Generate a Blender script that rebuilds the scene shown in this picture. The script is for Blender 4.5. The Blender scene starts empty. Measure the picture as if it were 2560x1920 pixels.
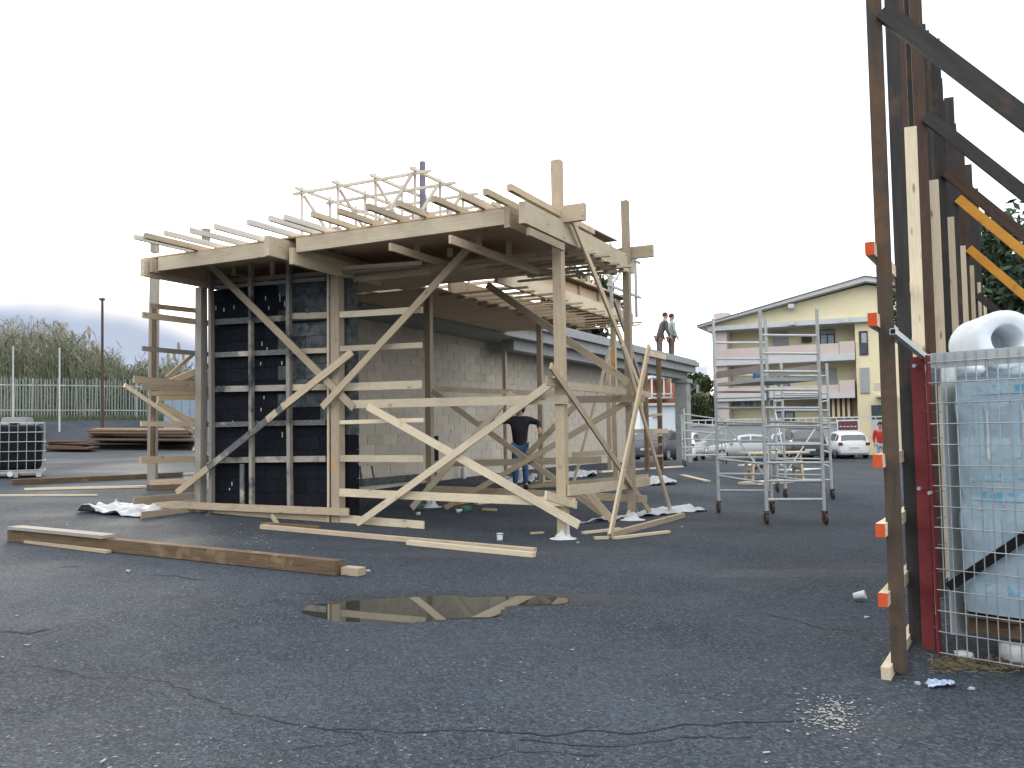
import bpy, math, random
from mathutils import Vector, Matrix, noise
random.seed(7)
R=math.radians
sc=bpy.context.scene
COL=sc.collection

# ---------------------------------------------------------------- camera
F=2217.0; CZ=1.5; PITCH=math.atan(123/F); ROLL=.0152
def ray(x,y):
    u=(x-1280)/F; v=-(y-960)/F
    c,s=math.cos(ROLL),math.sin(ROLL)
    u2=c*u+s*v; v2=-s*u+c*v
    cp,sp=math.cos(PITCH),math.sin(PITCH)
    return Vector((u2,cp-sp*v2,sp+cp*v2))
cd=bpy.data.cameras.new('camera'); cam=bpy.data.objects.new('camera',cd); COL.objects.link(cam)
fw=ray(1280,960).normalized(); rt=(ray(1281,960)-ray(1280,960)).normalized(); up=rt.cross(fw).normalized()
m=Matrix((rt,up,-fw)).transposed().to_4x4(); m.translation=Vector((0,0,CZ)); cam.matrix_world=m
cd.sensor_width=36; cd.lens=36*F/2560; cd.clip_end=3000; cd.clip_start=.05
sc.camera=cam
# ---------------------------------------------------------------- world and sun
SUN_AZ=-22.3; SUN_EL=10.0          # degrees from +Y towards +X, and above the horizon
wd=bpy.data.worlds.new('World'); sc.world=wd; wd.use_nodes=True
nt=wd.node_tree; nt.nodes.clear()
def N(nt,t,**k):
    n=nt.nodes.new(t)
    for a,b in k.items():
        if a=='i':
            for q,v in b.items(): n.inputs[q].default_value=v
        else: setattr(n,a,b)
    return n
L=nt.links.new
out=N(nt,'ShaderNodeOutputWorld'); bg=N(nt,'ShaderNodeBackground'); L(bg.outputs[0],out.inputs[0])
sky=N(nt,'ShaderNodeTexSky',sky_type='NISHITA',sun_disc=False)
sky.sun_elevation=R(SUN_EL); sky.sun_rotation=R(SUN_AZ); sky.air_density=1.0; sky.dust_density=2.6; sky.ozone_density=1.6; sky.altitude=10
SKYBG=.15
bg.inputs[1].default_value=SKYBG
tc=N(nt,'ShaderNodeTexCoord'); sep=N(nt,'ShaderNodeSeparateXYZ'); L(tc.outputs['Generated'],sep.inputs[0])
# thin bright cloud veil over the whole sky, and a low blue-grey cloud bank along the horizon
mp=N(nt,'ShaderNodeMapping'); mp.inputs['Scale'].default_value=(1.0,1.0,2.6); L(tc.outputs['Generated'],mp.inputs[0])
nz=N(nt,'ShaderNodeTexNoise',i={'Scale':1.6,'Detail':5.0,'Roughness':.5}); L(mp.outputs[0],nz.inputs['Vector'])
veil=N(nt,'ShaderNodeMapRange',i={'From Min':.30,'From Max':.70,'To Min':.72,'To Max':.92}); L(nz.outputs[0],veil.inputs[0])
# the veil thins out softly towards the upper right, letting the pale blue through
gd=N(nt,'ShaderNodeVectorMath',operation='DOT_PRODUCT'); L(tc.outputs['Generated'],gd.inputs[0]); gd.inputs[1].default_value=Vector((.62,.62,.48)).normalized()
ga=N(nt,'ShaderNodeMath',operation='MULTIPLY_ADD'); L(nz.outputs[0],ga.inputs[0]); ga.inputs[1].default_value=.22; L(gd.outputs['Value'],ga.inputs[2])
gap=N(nt,'ShaderNodeMapRange',i={'From Min':.86,'From Max':1.12,'To Min':1.0,'To Max':.22},interpolation_type='SMOOTHSTEP'); L(ga.outputs[0],gap.inputs[0])
vm=N(nt,'ShaderNodeMath',operation='MULTIPLY'); L(veil.outputs[0],vm.inputs[0]); L(gap.outputs[0],vm.inputs[1])
mixv=N(nt,'ShaderNodeMix',data_type='RGBA'); L(vm.outputs[0],mixv.inputs[0]); L(sky.outputs[0],mixv.inputs[6]); mixv.inputs[7].default_value=(7.6,7.6,7.75,1)
nz2=N(nt,'ShaderNodeTexNoise',i={'Scale':2.4,'Detail':4.0,'Roughness':.5}); L(tc.outputs['Generated'],nz2.inputs['Vector'])
hn=N(nt,'ShaderNodeMath',operation='MULTIPLY_ADD'); L(nz2.outputs[0],hn.inputs[0]); hn.inputs[1].default_value=.16; hn.inputs[2].default_value=.072
# the bank thins out towards the east (+X)
ax=N(nt,'ShaderNodeMath',operation='MULTIPLY_ADD'); L(sep.outputs['X'],ax.inputs[0]); ax.inputs[1].default_value=-.16; L(hn.outputs[0],ax.inputs[2])
dz=N(nt,'ShaderNodeMath',operation='SUBTRACT'); L(ax.outputs[0],dz.inputs[0]); L(sep.outputs['Z'],dz.inputs[1])
bank=N(nt,'ShaderNodeMapRange',i={'From Min':.02,'From Max':.12,'To Min':0,'To Max':.96},interpolation_type='SMOOTHSTEP'); L(dz.outputs[0],bank.inputs[0])
mixb=N(nt,'ShaderNodeMix',data_type='RGBA'); L(bank.outputs[0],mixb.inputs[0]); L(mixv.outputs[2],mixb.inputs[6]); mixb.inputs[7].default_value=(.56,.92,1.52,1)
L(mixb.outputs[2],bg.inputs[0])
sl=bpy.data.lights.new('sun','SUN'); sl.energy=.7; sl.angle=R(14); sl.color=(1,.9,.72)
so=bpy.data.objects.new('sun',sl); COL.objects.link(so)
sd=Vector((math.sin(R(SUN_AZ))*math.cos(R(SUN_EL)),math.cos(R(SUN_AZ))*math.cos(R(SUN_EL)),math.sin(R(SUN_EL))))
so.rotation_euler=sd.to_track_quat('Z','Y').to_euler(); so.location=(-20,40,20)
sc.view_settings.view_transform='Standard'; sc.view_settings.look='None'; sc.view_settings.exposure=1.4; sc.view_settings.gamma=1

# ---------------------------------------------------------------- helpers
def lnk(o,parent=None):
    COL.objects.link(o)
    if parent: o.parent=parent
    return o
def tag(o,label=None,cat=None,group=None,kind=None):
    if label: o['label']=label
    if cat: o['category']=cat
    if group: o['group']=group
    if kind: o['kind']=kind
    return o
def thing(name,label,cat,group=None,loc=(0,0,0),rz=0):
    o=bpy.data.objects.new(name,None); o.empty_display_size=.2; lnk(o); o.location=loc; o.rotation_euler=(0,0,rz)
    return tag(o,label,cat,group)
class MB:
    def __init__(s): s.v=[]; s.f=[]; s.sm=[]
    def add(s,vs,fs,smooth=False):
        o=len(s.v); s.v+=[tuple(x) for x in vs]; s.f+=[tuple(i+o for i in f) for f in fs]; s.sm+=[smooth]*len(fs); return s
    def box(s,x0,x1,y0,y1,z0,z1):
        return s.add([(x0,y0,z0),(x1,y0,z0),(x1,y1,z0),(x0,y1,z0),(x0,y0,z1),(x1,y0,z1),(x1,y1,z1),(x0,y1,z1)],
            [(0,3,2,1),(4,5,6,7),(0,1,5,4),(1,2,6,5),(2,3,7,6),(3,0,4,7)])
    def tube(s,a,b,r0,r1=None,n=8,caps=True):
        r1=r0 if r1 is None else r1
        a=Vector(a); b=Vector(b); d=(b-a).normalized(); x=d.orthogonal().normalized(); y=d.cross(x)
        vs=[a+(x*math.cos(2*math.pi*i/n)+y*math.sin(2*math.pi*i/n))*r0 for i in range(n)]+[b+(x*math.cos(2*math.pi*i/n)+y*math.sin(2*math.pi*i/n))*r1 for i in range(n)]
        s.add(vs,[(i,(i+1)%n,n+(i+1)%n,n+i) for i in range(n)],True)
        if caps: s.add(vs,[tuple(range(n-1,-1,-1)),tuple(range(n,2*n))])
        return s
    def path(s,pts,r,n=6):
        for a,b in zip(pts[:-1],pts[1:]): s.tube(a,b,r,n=n)
        return s
    def lathe(s,prof,n=16,c=(0,0,0)):
        vs=[]
        for r,z in prof: vs+=[(c[0]+r*math.cos(2*math.pi*i/n),c[1]+r*math.sin(2*math.pi*i/n),c[2]+z) for i in range(n)]
        fs=[]
        for k in range(len(prof)-1): fs+=[(k*n+i,k*n+(i+1)%n,(k+1)*n+(i+1)%n,(k+1)*n+i) for i in range(n)]
        s.add(vs,fs,True); return s
    def build(s,name,mat,parent=None,loc=None,rot=None):
        me=bpy.data.meshes.new(name); me.from_pydata(s.v,[],s.f); me.polygons.foreach_set('use_smooth',s.sm); me.update()
        if mat: me.materials.append(mat)
        o=bpy.data.objects.new(name,me); lnk(o,parent)
        if loc is not None: o.location=loc
        if rot is not None: o.rotation_euler=rot
        return o
def copy_tree(o,parent=None):
    c=o.copy(); COL.objects.link(c); c.parent=parent
    for ch in list(o.children): copy_tree(ch,c)
    return c
def smooth(a,b,x):
    t=max(0,min(1,(x-a)/(b-a))); return t*t*(3-2*t)

# ---------------------------------------------------------------- materials
def M(name,c1,c2=None,scale=6,rough=.8,metal=0,bump=0,bscale=None,stretch=(1,1,1),rnd=0.0,c3=None,s3=2,lo3=.55,hi3=.65,spec=.4,detail=6,coat=0):
    mt=bpy.data.materials.new(name); mt.use_nodes=True; t=mt.node_tree; b=t.nodes['Principled BSDF']; l=t.links.new
    b.inputs['Roughness'].default_value=rough; b.inputs['Metallic'].default_value=metal
    b.inputs['Specular IOR Level'].default_value=spec; b.inputs['Coat Weight'].default_value=coat
    c2=c2 or tuple(x*.8 for x in c1)
    tc=N(t,'ShaderNodeTexCoord'); oi=N(t,'ShaderNodeObjectInfo')
    off=N(t,'ShaderNodeVectorMath',operation='MULTIPLY_ADD'); cmb=N(t,'ShaderNodeCombineXYZ')
    for i in range(3): l(oi.outputs['Random'],cmb.inputs[i])
    l(cmb.outputs[0],off.inputs[0]); off.inputs[1].default_value=(37,53,71); l(tc.outputs['Object'],off.inputs[2])
    mp=N(t,'ShaderNodeMapping'); mp.inputs['Scale'].default_value=stretch; l(off.outputs[0],mp.inputs[0])
    n=N(t,'ShaderNodeTexNoise',i={'Scale':scale,'Detail':detail,'Roughness':.6}); l(mp.outputs[0],n.inputs['Vector'])
    mr=N(t,'ShaderNodeMapRange',i={'From Min':.3,'From Max':.7}); l(n.outputs[0],mr.inputs[0])
    mx=N(t,'ShaderNodeMix',data_type='RGBA'); l(mr.outputs[0],mx.inputs[0]); mx.inputs[6].default_value=(*c1,1); mx.inputs[7].default_value=(*c2,1)
    cur=mx.outputs[2]
    if c3:
        n3=N(t,'ShaderNodeTexNoise',i={'Scale':s3,'Detail':5.0,'Roughness':.6}); l(off.outputs[0],n3.inputs['Vector'])
        r3=N(t,'ShaderNodeMapRange',i={'From Min':lo3,'From Max':hi3}); l(n3.outputs[0],r3.inputs[0])
        m3=N(t,'ShaderNodeMix',data_type='RGBA'); l(r3.outputs[0],m3.inputs[0]); l(cur,m3.inputs[6]); m3.inputs[7].default_value=(*c3,1); cur=m3.outputs[2]
    if name in ('wood_new','wood_tan','wood_post'):
        kp=N(t,'ShaderNodeMapping'); kp.inputs['Scale'].default_value=(.8,3.2,3.2); l(off.outputs[0],kp.inputs[0])
        kv=N(t,'ShaderNodeTexVoronoi',i={'Scale':3.2,'Randomness':1.0}); l(kp.outputs[0],kv.inputs['Vector'])
        kr=N(t,'ShaderNodeMapRange',i={'From Min':.05,'From Max':.13,'To Min':.85,'To Max':0.0}); l(kv.outputs['Distance'],kr.inputs[0])
        km=N(t,'ShaderNodeMix',data_type='RGBA'); l(kr.outputs[0],km.inputs[0]); l(cur,km.inputs[6]); km.inputs[7].default_value=(.16,.085,.04,1); cur=km.outputs[2]
        dn=N(t,'ShaderNodeTexNoise',i={'Scale':.9,'Detail':6.0,'Roughness':.65}); l(off.outputs[0],dn.inputs['Vector'])
        dr=N(t,'ShaderNodeMapRange',i={'From Min':.5,'From Max':.75,'To Min':0.0,'To Max':.55}); l(dn.outputs[0],dr.inputs[0])
        dm=N(t,'ShaderNodeMix',data_type='RGBA'); l(dr.outputs[0],dm.inputs[0]); l(cur,dm.inputs[6]); dm.inputs[7].default_value=(.24,.205,.16,1); cur=dm.outputs[2]
    if rnd:
        rm=N(t,'ShaderNodeMapRange',i={'To Min':1-rnd,'To Max':1+rnd}); l(oi.outputs['Random'],rm.inputs[0])
        hs=N(t,'ShaderNodeHueSaturation'); l(rm.outputs[0],hs.inputs['Value']); l(cur,hs.inputs['Color']); cur=hs.outputs[0]
    l(cur,b.inputs['Base Color'])
    if bump:
        n2=N(t,'ShaderNodeTexNoise',i={'Scale':bscale or scale*3,'Detail':4.0}); l(mp.outputs[0],n2.inputs['Vector'])
        bp=N(t,'ShaderNodeBump',i={'Strength':bump,'Distance':.02}); l(n2.outputs[0],bp.inputs['Height']); l(bp.outputs[0],b.inputs['Normal'])
    return mt
GR=(.5,9,9)
WNEW=M('wood_new',(.60,.52,.375),(.49,.41,.28),9,.75,stretch=GR,rnd=.24,bump=.25,c3=(.40,.27,.13),s3=3,lo3=.66,hi3=.78)
WTAN=M('wood_tan',(.47,.385,.265),(.36,.285,.19),9,.8,stretch=GR,rnd=.24,bump=.3,c3=(.26,.18,.1),s3=4,lo3=.62,hi3=.76)
WPALE=M('wood_pale_grey',(.56,.53,.47),(.44,.41,.36),9,.8,stretch=GR,rnd=.12)
WPOST=M('wood_post',(.40,.325,.235),(.29,.235,.17),8,.8,stretch=GR,rnd=.15,bump=.3,c3=(.46,.28,.12),s3=1.6,lo3=.6,hi3=.72)
WGREY=M('wood_grey',(.30,.27,.235),(.21,.19,.165),9,.85,stretch=GR,rnd=.2,bump=.3)
WOLD=M('wood_old',(.155,.10,.053),(.08,.053,.03),8,.85,stretch=GR,rnd=.25,bump=.4,c3=(.25,.17,.1),s3=3,lo3=.58,hi3=.72)
WTAR=M('wood_tarred',(.15,.15,.14),(.05,.055,.06),7,.75,stretch=(2,6,6),rnd=.3,c3=(.34,.31,.25),s3=2.2,lo3=.56,hi3=.66)
SPOST=M('steel_blue_grey',(.15,.16,.20),(.10,.105,.13),8,.7)
PLY=M('plywood',(.56,.405,.27),(.46,.33,.215),3,.75,stretch=(.6,5,1),rnd=.1)
WSTAIN=M('wood_stained',(.34,.31,.26),(.23,.21,.18),8,.8,stretch=(.7,7,7),rnd=.15,c3=(.05,.052,.056),s3=2.0,lo3=.50,hi3=.62)
TAR=M('bitumen_block',(.014,.016,.022),(.008,.0095,.013),14,.9,bump=.6,bscale=30,rnd=.15,spec=.1)
TARG=M('bitumen_block_thin',(.10,.115,.115),(.05,.058,.06),10,.75,bump=.9,bscale=30,rnd=.25,c3=(.03,.035,.04),s3=5,lo3=.5,hi3=.66)
TARJ=M('bitumen_joint',(.007,.008,.010),None,10,.9,spec=.1)
BLK=M('grey_block',(.50,.46,.385),(.43,.395,.33),14,.9,bump=.5,bscale=60,rnd=.10,c3=(.15,.145,.13),s3=3,lo3=.64,hi3=.8)
MORT=M('mortar',(.44,.412,.355),(.38,.355,.305),20,.95,bump=.3)
CONC=M('concrete',(.30,.31,.30),(.23,.24,.235),5,.9,bump=.3,bscale=30,c3=(.15,.155,.155),s3=1.5,lo3=.58,hi3=.75)
CONCL=M('concrete_light',(.30,.315,.315),(.235,.25,.25),5,.85,bump=.3,bscale=30,c3=(.24,.25,.25),s3=1.3,lo3=.58,hi3=.75)
PLAST=M('plaster_white',(.58,.60,.595),(.46,.48,.48),9,.8,bump=.5)
HEAPM=M('board_heap',(.085,.05,.034),(.045,.03,.022),9,.9,stretch=GR,rnd=.35,bump=.5,spec=.15)
RUST=M('steel_rusty',(.085,.06,.042),(.05,.04,.033),6,.7,metal=.1,spec=.25,bump=.3,bscale=40,stretch=(.5,4,4),c3=(.115,.066,.033),s3=3,lo3=.55,hi3=.7)
DSTEEL=M('steel_dark',(.048,.044,.041),(.030,.028,.027),8,.7,metal=.1,spec=.25,stretch=(.5,4,4),c3=(.10,.062,.04),s3=2.4,lo3=.58,hi3=.72)
BSTEEL=M('steel_brown',(.085,.050,.033),(.05,.035,.027),8,.7,metal=.1,spec=.25,stretch=(.5,4,4),bump=.2)
GALV=M('galvanised',(.42,.45,.46),(.31,.335,.345),12,.45,metal=.7,rnd=.12)
GALVP=M('galvanised_painted',(.46,.485,.475),(.36,.385,.375),12,.6,metal=.05,rnd=.1)
RED=M('paint_red',(.175,.032,.034),(.13,.026,.028),10,.8,spec=.2,c3=(.10,.035,.03),s3=14,lo3=.6,hi3=.75)
ORNG=M('paint_orange',(.58,.085,.025),(.45,.07,.022),25,.8,c3=(.30,.13,.07),s3=30,lo3=.58,hi3=.7,spec=.2)
YEL=M('paint_yellow',(.62,.29,.03),(.5,.22,.02),8,.55,c3=(.2,.1,.03),s3=6,lo3=.6,hi3=.75)
BLACKP=M('plastic_black',(.008,.008,.011),(.012,.012,.015),6,.75,spec=.15)
RUB=M('rubber',(.018,.017,.017),(.03,.028,.028),20,.8)
RUBB=M('caster_brown',(.075,.04,.032),(.05,.03,.026),20,.7)
WHT=M('white_sheet',(.40,.415,.43),(.27,.285,.30),4,.55,bump=.6,bscale=7,c3=(.38,.40,.42),s3=5,lo3=.55,hi3=.7)
FOIL=M('wrap_foil',(.33,.425,.48),(.25,.345,.40),5,.28,bump=.7,bscale=9,spec=.6)
BLUE=M('print_blue',(.16,.38,.50),(.10,.30,.42),14,.45,c3=(.40,.50,.55),s3=16,lo3=.52,hi3=.66)
FGREY=M('print_grey',(.24,.37,.44),(.36,.44,.485),40,.5,stretch=(1,1,3))
ROLLW=M('roll_white',(.66,.69,.71),(.56,.59,.61),7,.5,bump=.4,bscale=8)
YWALL=M('render_yellow',(.70,.63,.42),(.64,.58,.385),1.2,.9,bump=.1)
PINK=M('render_pink',(.52,.445,.41),(.475,.405,.375),1.2,.9)
GREYT=M('trim_grey',(.50,.52,.52),(.44,.46,.46),2,.85)
ROOFT=M('roof_tile',(.38,.33,.31),(.30,.26,.245),9,.9,bump=.5)
SHUT=M('shutter',(.31,.33,.325),(.26,.28,.275),(3),.7,stretch=(.1,.1,14))
DARKW=M('frame_dark',(.06,.035,.025),None,6,.6)
def glass(name,c,r=.08):
    mt=M(name,c,tuple(x*.8 for x in c),3,r,spec=.8); return mt
GLS=glass('glass_pane',(.06,.075,.085))
GLSL=glass('glass_pale',(.30,.36,.40),.15)
OWALL=M('render_orange',(.50,.20,.105),(.44,.18,.095),2,.9)
WWALL=M('render_white',(.62,.68,.72),(.55,.61,.65),2,.85)
GWALL=M('wall_grey',(.33,.345,.35),(.27,.285,.29),2,.9,c3=(.2,.21,.21),s3=1.5,lo3=.6,hi3=.75)
LEAF=M('foliage',(.055,.085,.028),(.035,.06,.02),3,.7,rnd=.1)
PINE=M('foliage_pine',(.030,.055,.024),(.018,.038,.017),3,.7)
BARK=M('bark',(.11,.08,.06),(.07,.05,.04),8,.9,bump=.6,stretch=(4,4,1))
REED=M('reed_leaf',(.145,.165,.10),(.09,.11,.065),2.5,.75,c3=(.20,.175,.11),s3=.5,lo3=.5,hi3=.65)
PLUME=M('reed_plume',(.36,.30,.21),(.28,.235,.165),4,.9)
GRASS=M('grass',(.085,.11,.04),(.055,.08,.03),3,.85)
SKIN=M('skin',(.42,.25,.18),None,8,.6); HAIR=M('hair',(.02,.016,.013),None,20,.7)
def cloth(n,c): return M(n,c,tuple(x*.75 for x in c),12,.9,bump=.4,bscale=14)
CBLK=cloth('cloth_black',(.022,.022,.03)); CJEAN=cloth('cloth_denim',(.05,.12,.24)); CMINT=cloth('cloth_mint',(.40,.50,.46)); CBRN=cloth('cloth_brown',(.13,.10,.085)); CGRY=cloth('cloth_charcoal',(.075,.072,.075)); CRED=cloth('cloth_red',(.50,.035,.03)); CGRN=cloth('cloth_green',(.05,.17,.13)); CLJ=cloth('cloth_pale_jeans',(.35,.40,.45)); BOOT=cloth('boot',(.03,.025,.02))

# ---------------------------------------------------------------- ground shape
def sm_plane(x,y):
    xc=max(-34,min(30,x)); yc=max(-25,min(48,y))
    pl=-.0178*xc+.0247*yc
    s=smooth(20,66,1.3*x+y)
    pl=pl*(1-s)-.15*s
    fy=46+(x+27)*.35
    pl+=1.05*smooth(fy-7,fy-.5,y)*smooth(-6,-15,x)*(1)
    return pl
PUD=[(-.93,6.98,.76,.48,.085),(-.2,7.16,.52,.22,.05)]
ZW=.1705
def pit(x,y):
    v=0
    for cx,cy,a,b,dp in PUD:
        r=math.hypot((x-cx)/a,(y-cy)/b)
        r*=1+.22*noise.noise(Vector((x*2.3,y*3.1,.3)))
        v=max(v,dp*(1-smooth(.25,1.3,r)))
    return v
def gz(x,y):
    p=sm_plane(x,y)
    if -2.4<x<1 and 5.8<y<8.4: p-=pit(x,y)
    return p
def gpx(x,y,dz=0):
    r=ray(x,y); t=6.0; o=Vector((0,0,CZ))
    lo,hi=.5,900
    # march to first crossing
    t=.5; st=.25
    while t<900:
        p=o+r*t
        if p.z<gz(p.x,p.y)+dz: break
        t+=st; st*=1.01
    a,b=t-st,t
    for _ in range(30):
        mdl=(a+b)/2; p=o+r*mdl
        if p.z<gz(p.x,p.y)+dz: b=mdl
        else: a=mdl
    return o+r*b
def apx(x,y,d):
    r=ray(x,y); return Vector((0,0,CZ))+r*(d/r.y)
def zpx(x,y,z):
    r=ray(x,y); return Vector((0,0,CZ))+r*((z-CZ)/r.z)
# structure frame: u runs leftwards along the front, w runs back
FR0=Vector((.582,10.557,0)); UD=Vector((-.89397,.44814,0)); WD=Vector((.44814,.89397,0)); ZD=Vector((0,0,1))
def UW(u,w,z): return FR0+UD*u+WD*w+ZD*z
def onW(x,y,w0):
    r=ray(x,y); o=Vector((0,0,CZ)); t=(w0-(o-FR0).dot(WD))/r.dot(WD); return o+r*t
def onU(x,y,u0):
    r=ray(x,y); o=Vector((0,0,CZ)); t=(u0-(o-FR0).dot(UD))/r.dot(UD); return o+r*t

# ---------------------------------------------------------------- ground sheet
def lines(spec):
    v=[]
    for a,b,s in spec:
        n=max(1,round((b-a)/s)); v+=[a+(b-a)*i/n for i in range(n)]
    return v+[spec[-1][1]]
xs=lines([(-700,-100,60),(-100,-40,6),(-40,-8,1),(-8,-2.2,.3),(-2.2,.9,.035),(.9,8,.3),(8,40,1),(40,100,6),(100,700,60)])
ys=lines([(-200,-20,30),(-20,2,1.5),(2,6.1,.25),(6.1,8.1,.035),(8.1,20,.3),(20,60,1),(60,120,5),(120,900,60)])
v=[];f=[]
for y in ys:
    for x in xs: v.append((x,y,gz(x,y)))
nx=len(xs)
for j in range(len(ys)-1):
    for i in range(nx-1): f.append((j*nx+i,j*nx+i+1,(j+1)*nx+i+1,(j+1)*nx+i))
def asphalt():
    mt=bpy.data.materials.new('asphalt'); mt.use_nodes=True; t=mt.node_tree; b=t.nodes['Principled BSDF']; l=t.links.new
    tc=N(t,'ShaderNodeTexCoord')
    def nz(s,d=4,r=.6): 
        n=N(t,'ShaderNodeTexNoise',i={'Scale':s,'Detail':d,'Roughness':r}); l(tc.outputs['Object'],n.inputs['Vector']); return n.outputs[0]
    def mr(o,a,b_,c=0,d=1):
        q=N(t,'ShaderNodeMapRange',i={'From Min':a,'From Max':b_,'To Min':c,'To Max':d}); l(o,q.inputs[0]); return q.outputs[0]
    def mix(fac,a,b_):
        q=N(t,'ShaderNodeMix',data_type='RGBA')
        if isinstance(fac,float): q.inputs[0].default_value=fac
        else: l(fac,q.inputs[0])
        for i,c in ((6,a),(7,b_)):
            if isinstance(c,tuple): q.inputs[i].default_value=(*c,1)
            else: l(c,q.inputs[i])
        return q.outputs[2]
    c=mix(mr(nz(.32,6),.38,.62),(.015,.0225,.0335),(.044,.057,.074))
    c=mix(mr(nz(.11,5,.55),.42,.62,0,.6),c,(.039,.045,.053))
    c=mix(mr(nz(1.7,6,.65),.47,.75,0,.9),c,(.043,.049,.056))
    c=mix(mr(nz(.75,5,.7),.60,.72,0,.7),c,(.020,.023,.028))
    g=N(t,'ShaderNodeTexVoronoi',i={'Scale':72.0}); l(tc.outputs['Object'],g.inputs['Vector'])
    gs=N(t,'ShaderNodeSeparateColor'); l(g.outputs['Color'],gs.inputs[0])
    c=mix(mr(gs.outputs[0],.5,1,0,.8),c,(.09,.108,.13))
    c=mix(mr(gs.outputs[1],.6,1,0,.75),c,(.011,.0125,.015))
    g2=N(t,'ShaderNodeTexVoronoi',i={'Scale':70.0}); l(tc.outputs['Object'],g2.inputs['Vector'])
    gs2=N(t,'ShaderNodeSeparateColor'); l(g2.outputs['Color'],gs2.inputs[0])
    spk=N(t,'ShaderNodeMath',operation='MULTIPLY'); l(mr(gs2.outputs[0],.985,.995),spk.inputs[0]); l(mr(nz(.9,3),.45,.62),spk.inputs[1])
    c=mix(spk.outputs[0],c,(.22,.22,.21))
    # pale dried-mud smears
    mp=N(t,'ShaderNodeMapping'); mp.inputs['Scale'].default_value=(.35,1.2,1); l(tc.outputs['Object'],mp.inputs[0])
    sm=N(t,'ShaderNodeTexNoise',i={'Scale':.55,'Detail':7.0,'Roughness':.62}); l(mp.outputs[0],sm.inputs['Vector'])
    c=mix(mr(sm.outputs[0],.56,.72,0,.8),c,(.082,.083,.083))
    # damp rim round the puddle: darker, smoother
    def ell(cx,cy,a,b2):
        v1=N(t,'ShaderNodeVectorMath',operation='SUBTRACT'); l(tc.outputs['Object'],v1.inputs[0]); v1.inputs[1].default_value=(cx,cy,0)
        v2=N(t,'ShaderNodeVectorMath',operation='MULTIPLY'); l(v1.outputs[0],v2.inputs[0]); v2.inputs[1].default_value=(1/a,1/b2,0)
        v3=N(t,'ShaderNodeVectorMath',operation='LENGTH'); l(v2.outputs[0],v3.inputs[0])
        ad=N(t,'ShaderNodeMath',operation='MULTIPLY_ADD'); l(nz(3.2,5,.65),ad.inputs[0]); ad.inputs[1].default_value=.9; l(v3.outputs['Value'],ad.inputs[2]); return mr(ad.outputs[0],1.45,1.0)
    w1=ell(-.72,7.04,1.05,.56); w2=ell(.25,7.25,.8,.28); w3=ell(3.0,8.3,1.5,.35)
    mxw=N(t,'ShaderNodeMath',operation='MAXIMUM'); l(w1,mxw.inputs[0]); l(w2,mxw.inputs[1])
    w3m=N(t,'ShaderNodeMath',operation='MULTIPLY'); l(w3,w3m.inputs[0]); w3m.inputs[1].default_value=.55
    mxx=N(t,'ShaderNodeMath',operation='MAXIMUM'); l(mxw.outputs[0],mxx.inputs[0]); l(w3m.outputs[0],mxx.inputs[1]); wet=mxx.outputs[0]
    wf=N(t,'ShaderNodeMath',operation='MULTIPLY'); l(wet,wf.inputs[0]); wf.inputs[1].default_value=.6
    c=mix(wf.outputs[0],c,(.017,.018,.019))
    l(c,b.inputs['Base Color'])
    ro=N(t,'ShaderNodeMath',operation='MULTIPLY_ADD'); l(wet,ro.inputs[0]); ro.inputs[1].default_value=-.38; l(mr(nz(.45,5),.35,.7,.70,.97),ro.inputs[2]); l(ro.outputs[0],b.inputs['Roughness'])
    b.inputs['Specular IOR Level'].default_value=.22
    bp=N(t,'ShaderNodeBump',i={'Strength':.9,'Distance':.016}); l(g.outputs['Distance'],bp.inputs['Height'])
    bp2=N(t,'ShaderNodeBump',i={'Strength':.5,'Distance':.06}); l(nz(1.3,5),bp2.inputs['Height']); l(bp.outputs[0],bp2.inputs['Normal'])
    l(bp2.outputs[0],b.inputs['Normal'])
    return mt
me=bpy.data.meshes.new('ground'); me.from_pydata(v,[],f); me.polygons.foreach_set('use_smooth',[True]*len(f)); me.materials.append(asphalt())
GRD=lnk(bpy.data.objects.new('ground',me)); tag(GRD,kind='structure')
# puddle water, level, filling the hollow
mw=bpy.data.materials.new('water'); mw.use_nodes=True; b=mw.node_tree.nodes['Principled BSDF']
b.inputs['Base Color'].default_value=(.035,.037,.03,1); b.inputs['Roughness'].default_value=.02; b.inputs['Specular IOR Level'].default_value=1.0; b.inputs['IOR'].default_value=1.6
pb=MB(); st=.03
for j in range(70):
    for i in range(110):
        x=-2.3+i*st; y=6.15+j*st
        if pit(x+st/2,y+st/2)>.001 and min(gz(x,y),gz(x+st,y),gz(x,y+st),gz(x+st,y+st))<ZW+.003:
            pb.add([(x,y,ZW),(x+st,y,ZW),(x+st,y+st,ZW),(x,y+st,ZW)],[(0,1,2,3)])
tag(pb.build('puddle_water',mw),kind='structure')
# cracks in the asphalt: thin dark ribbons laid on the surface
CRK=M('crack_dark',(.012,.012,.013),None,20,.95)
def crack(pts,wd,name='asphalt_crack'):
    q=[gpx(*p) for p in pts]; b=MB(); L0=[]
    for a,c in zip(q[:-1],q[1:]):
        n=max(2,int((c-a).length/.06))
        for i in range(n): L0.append(a.lerp(c,i/n))
    L0.append(q[-1]); vs=[]
    for i,p in enumerate(L0):
        d=(L0[min(i+1,len(L0)-1)]-L0[max(i-1,0)]); d.z=0; d.normalize(); s=Vector((-d.y,d.x,0))
        j=s*(random.uniform(-.02,.02)+.05*noise.noise(Vector((p.x*4,p.y*4,0)))); w=wd*random.uniform(.3,1)
        for k in (-1,1):
            e=p+j+s*k*w; vs.append((e.x,e.y,gz(e.x,e.y)+.003))
    b.add(vs,[(2*i,2*i+1,2*i+3,2*i+2) for i in range(len(L0)-1)])
    b.build(name,CRK,GRD)
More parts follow.
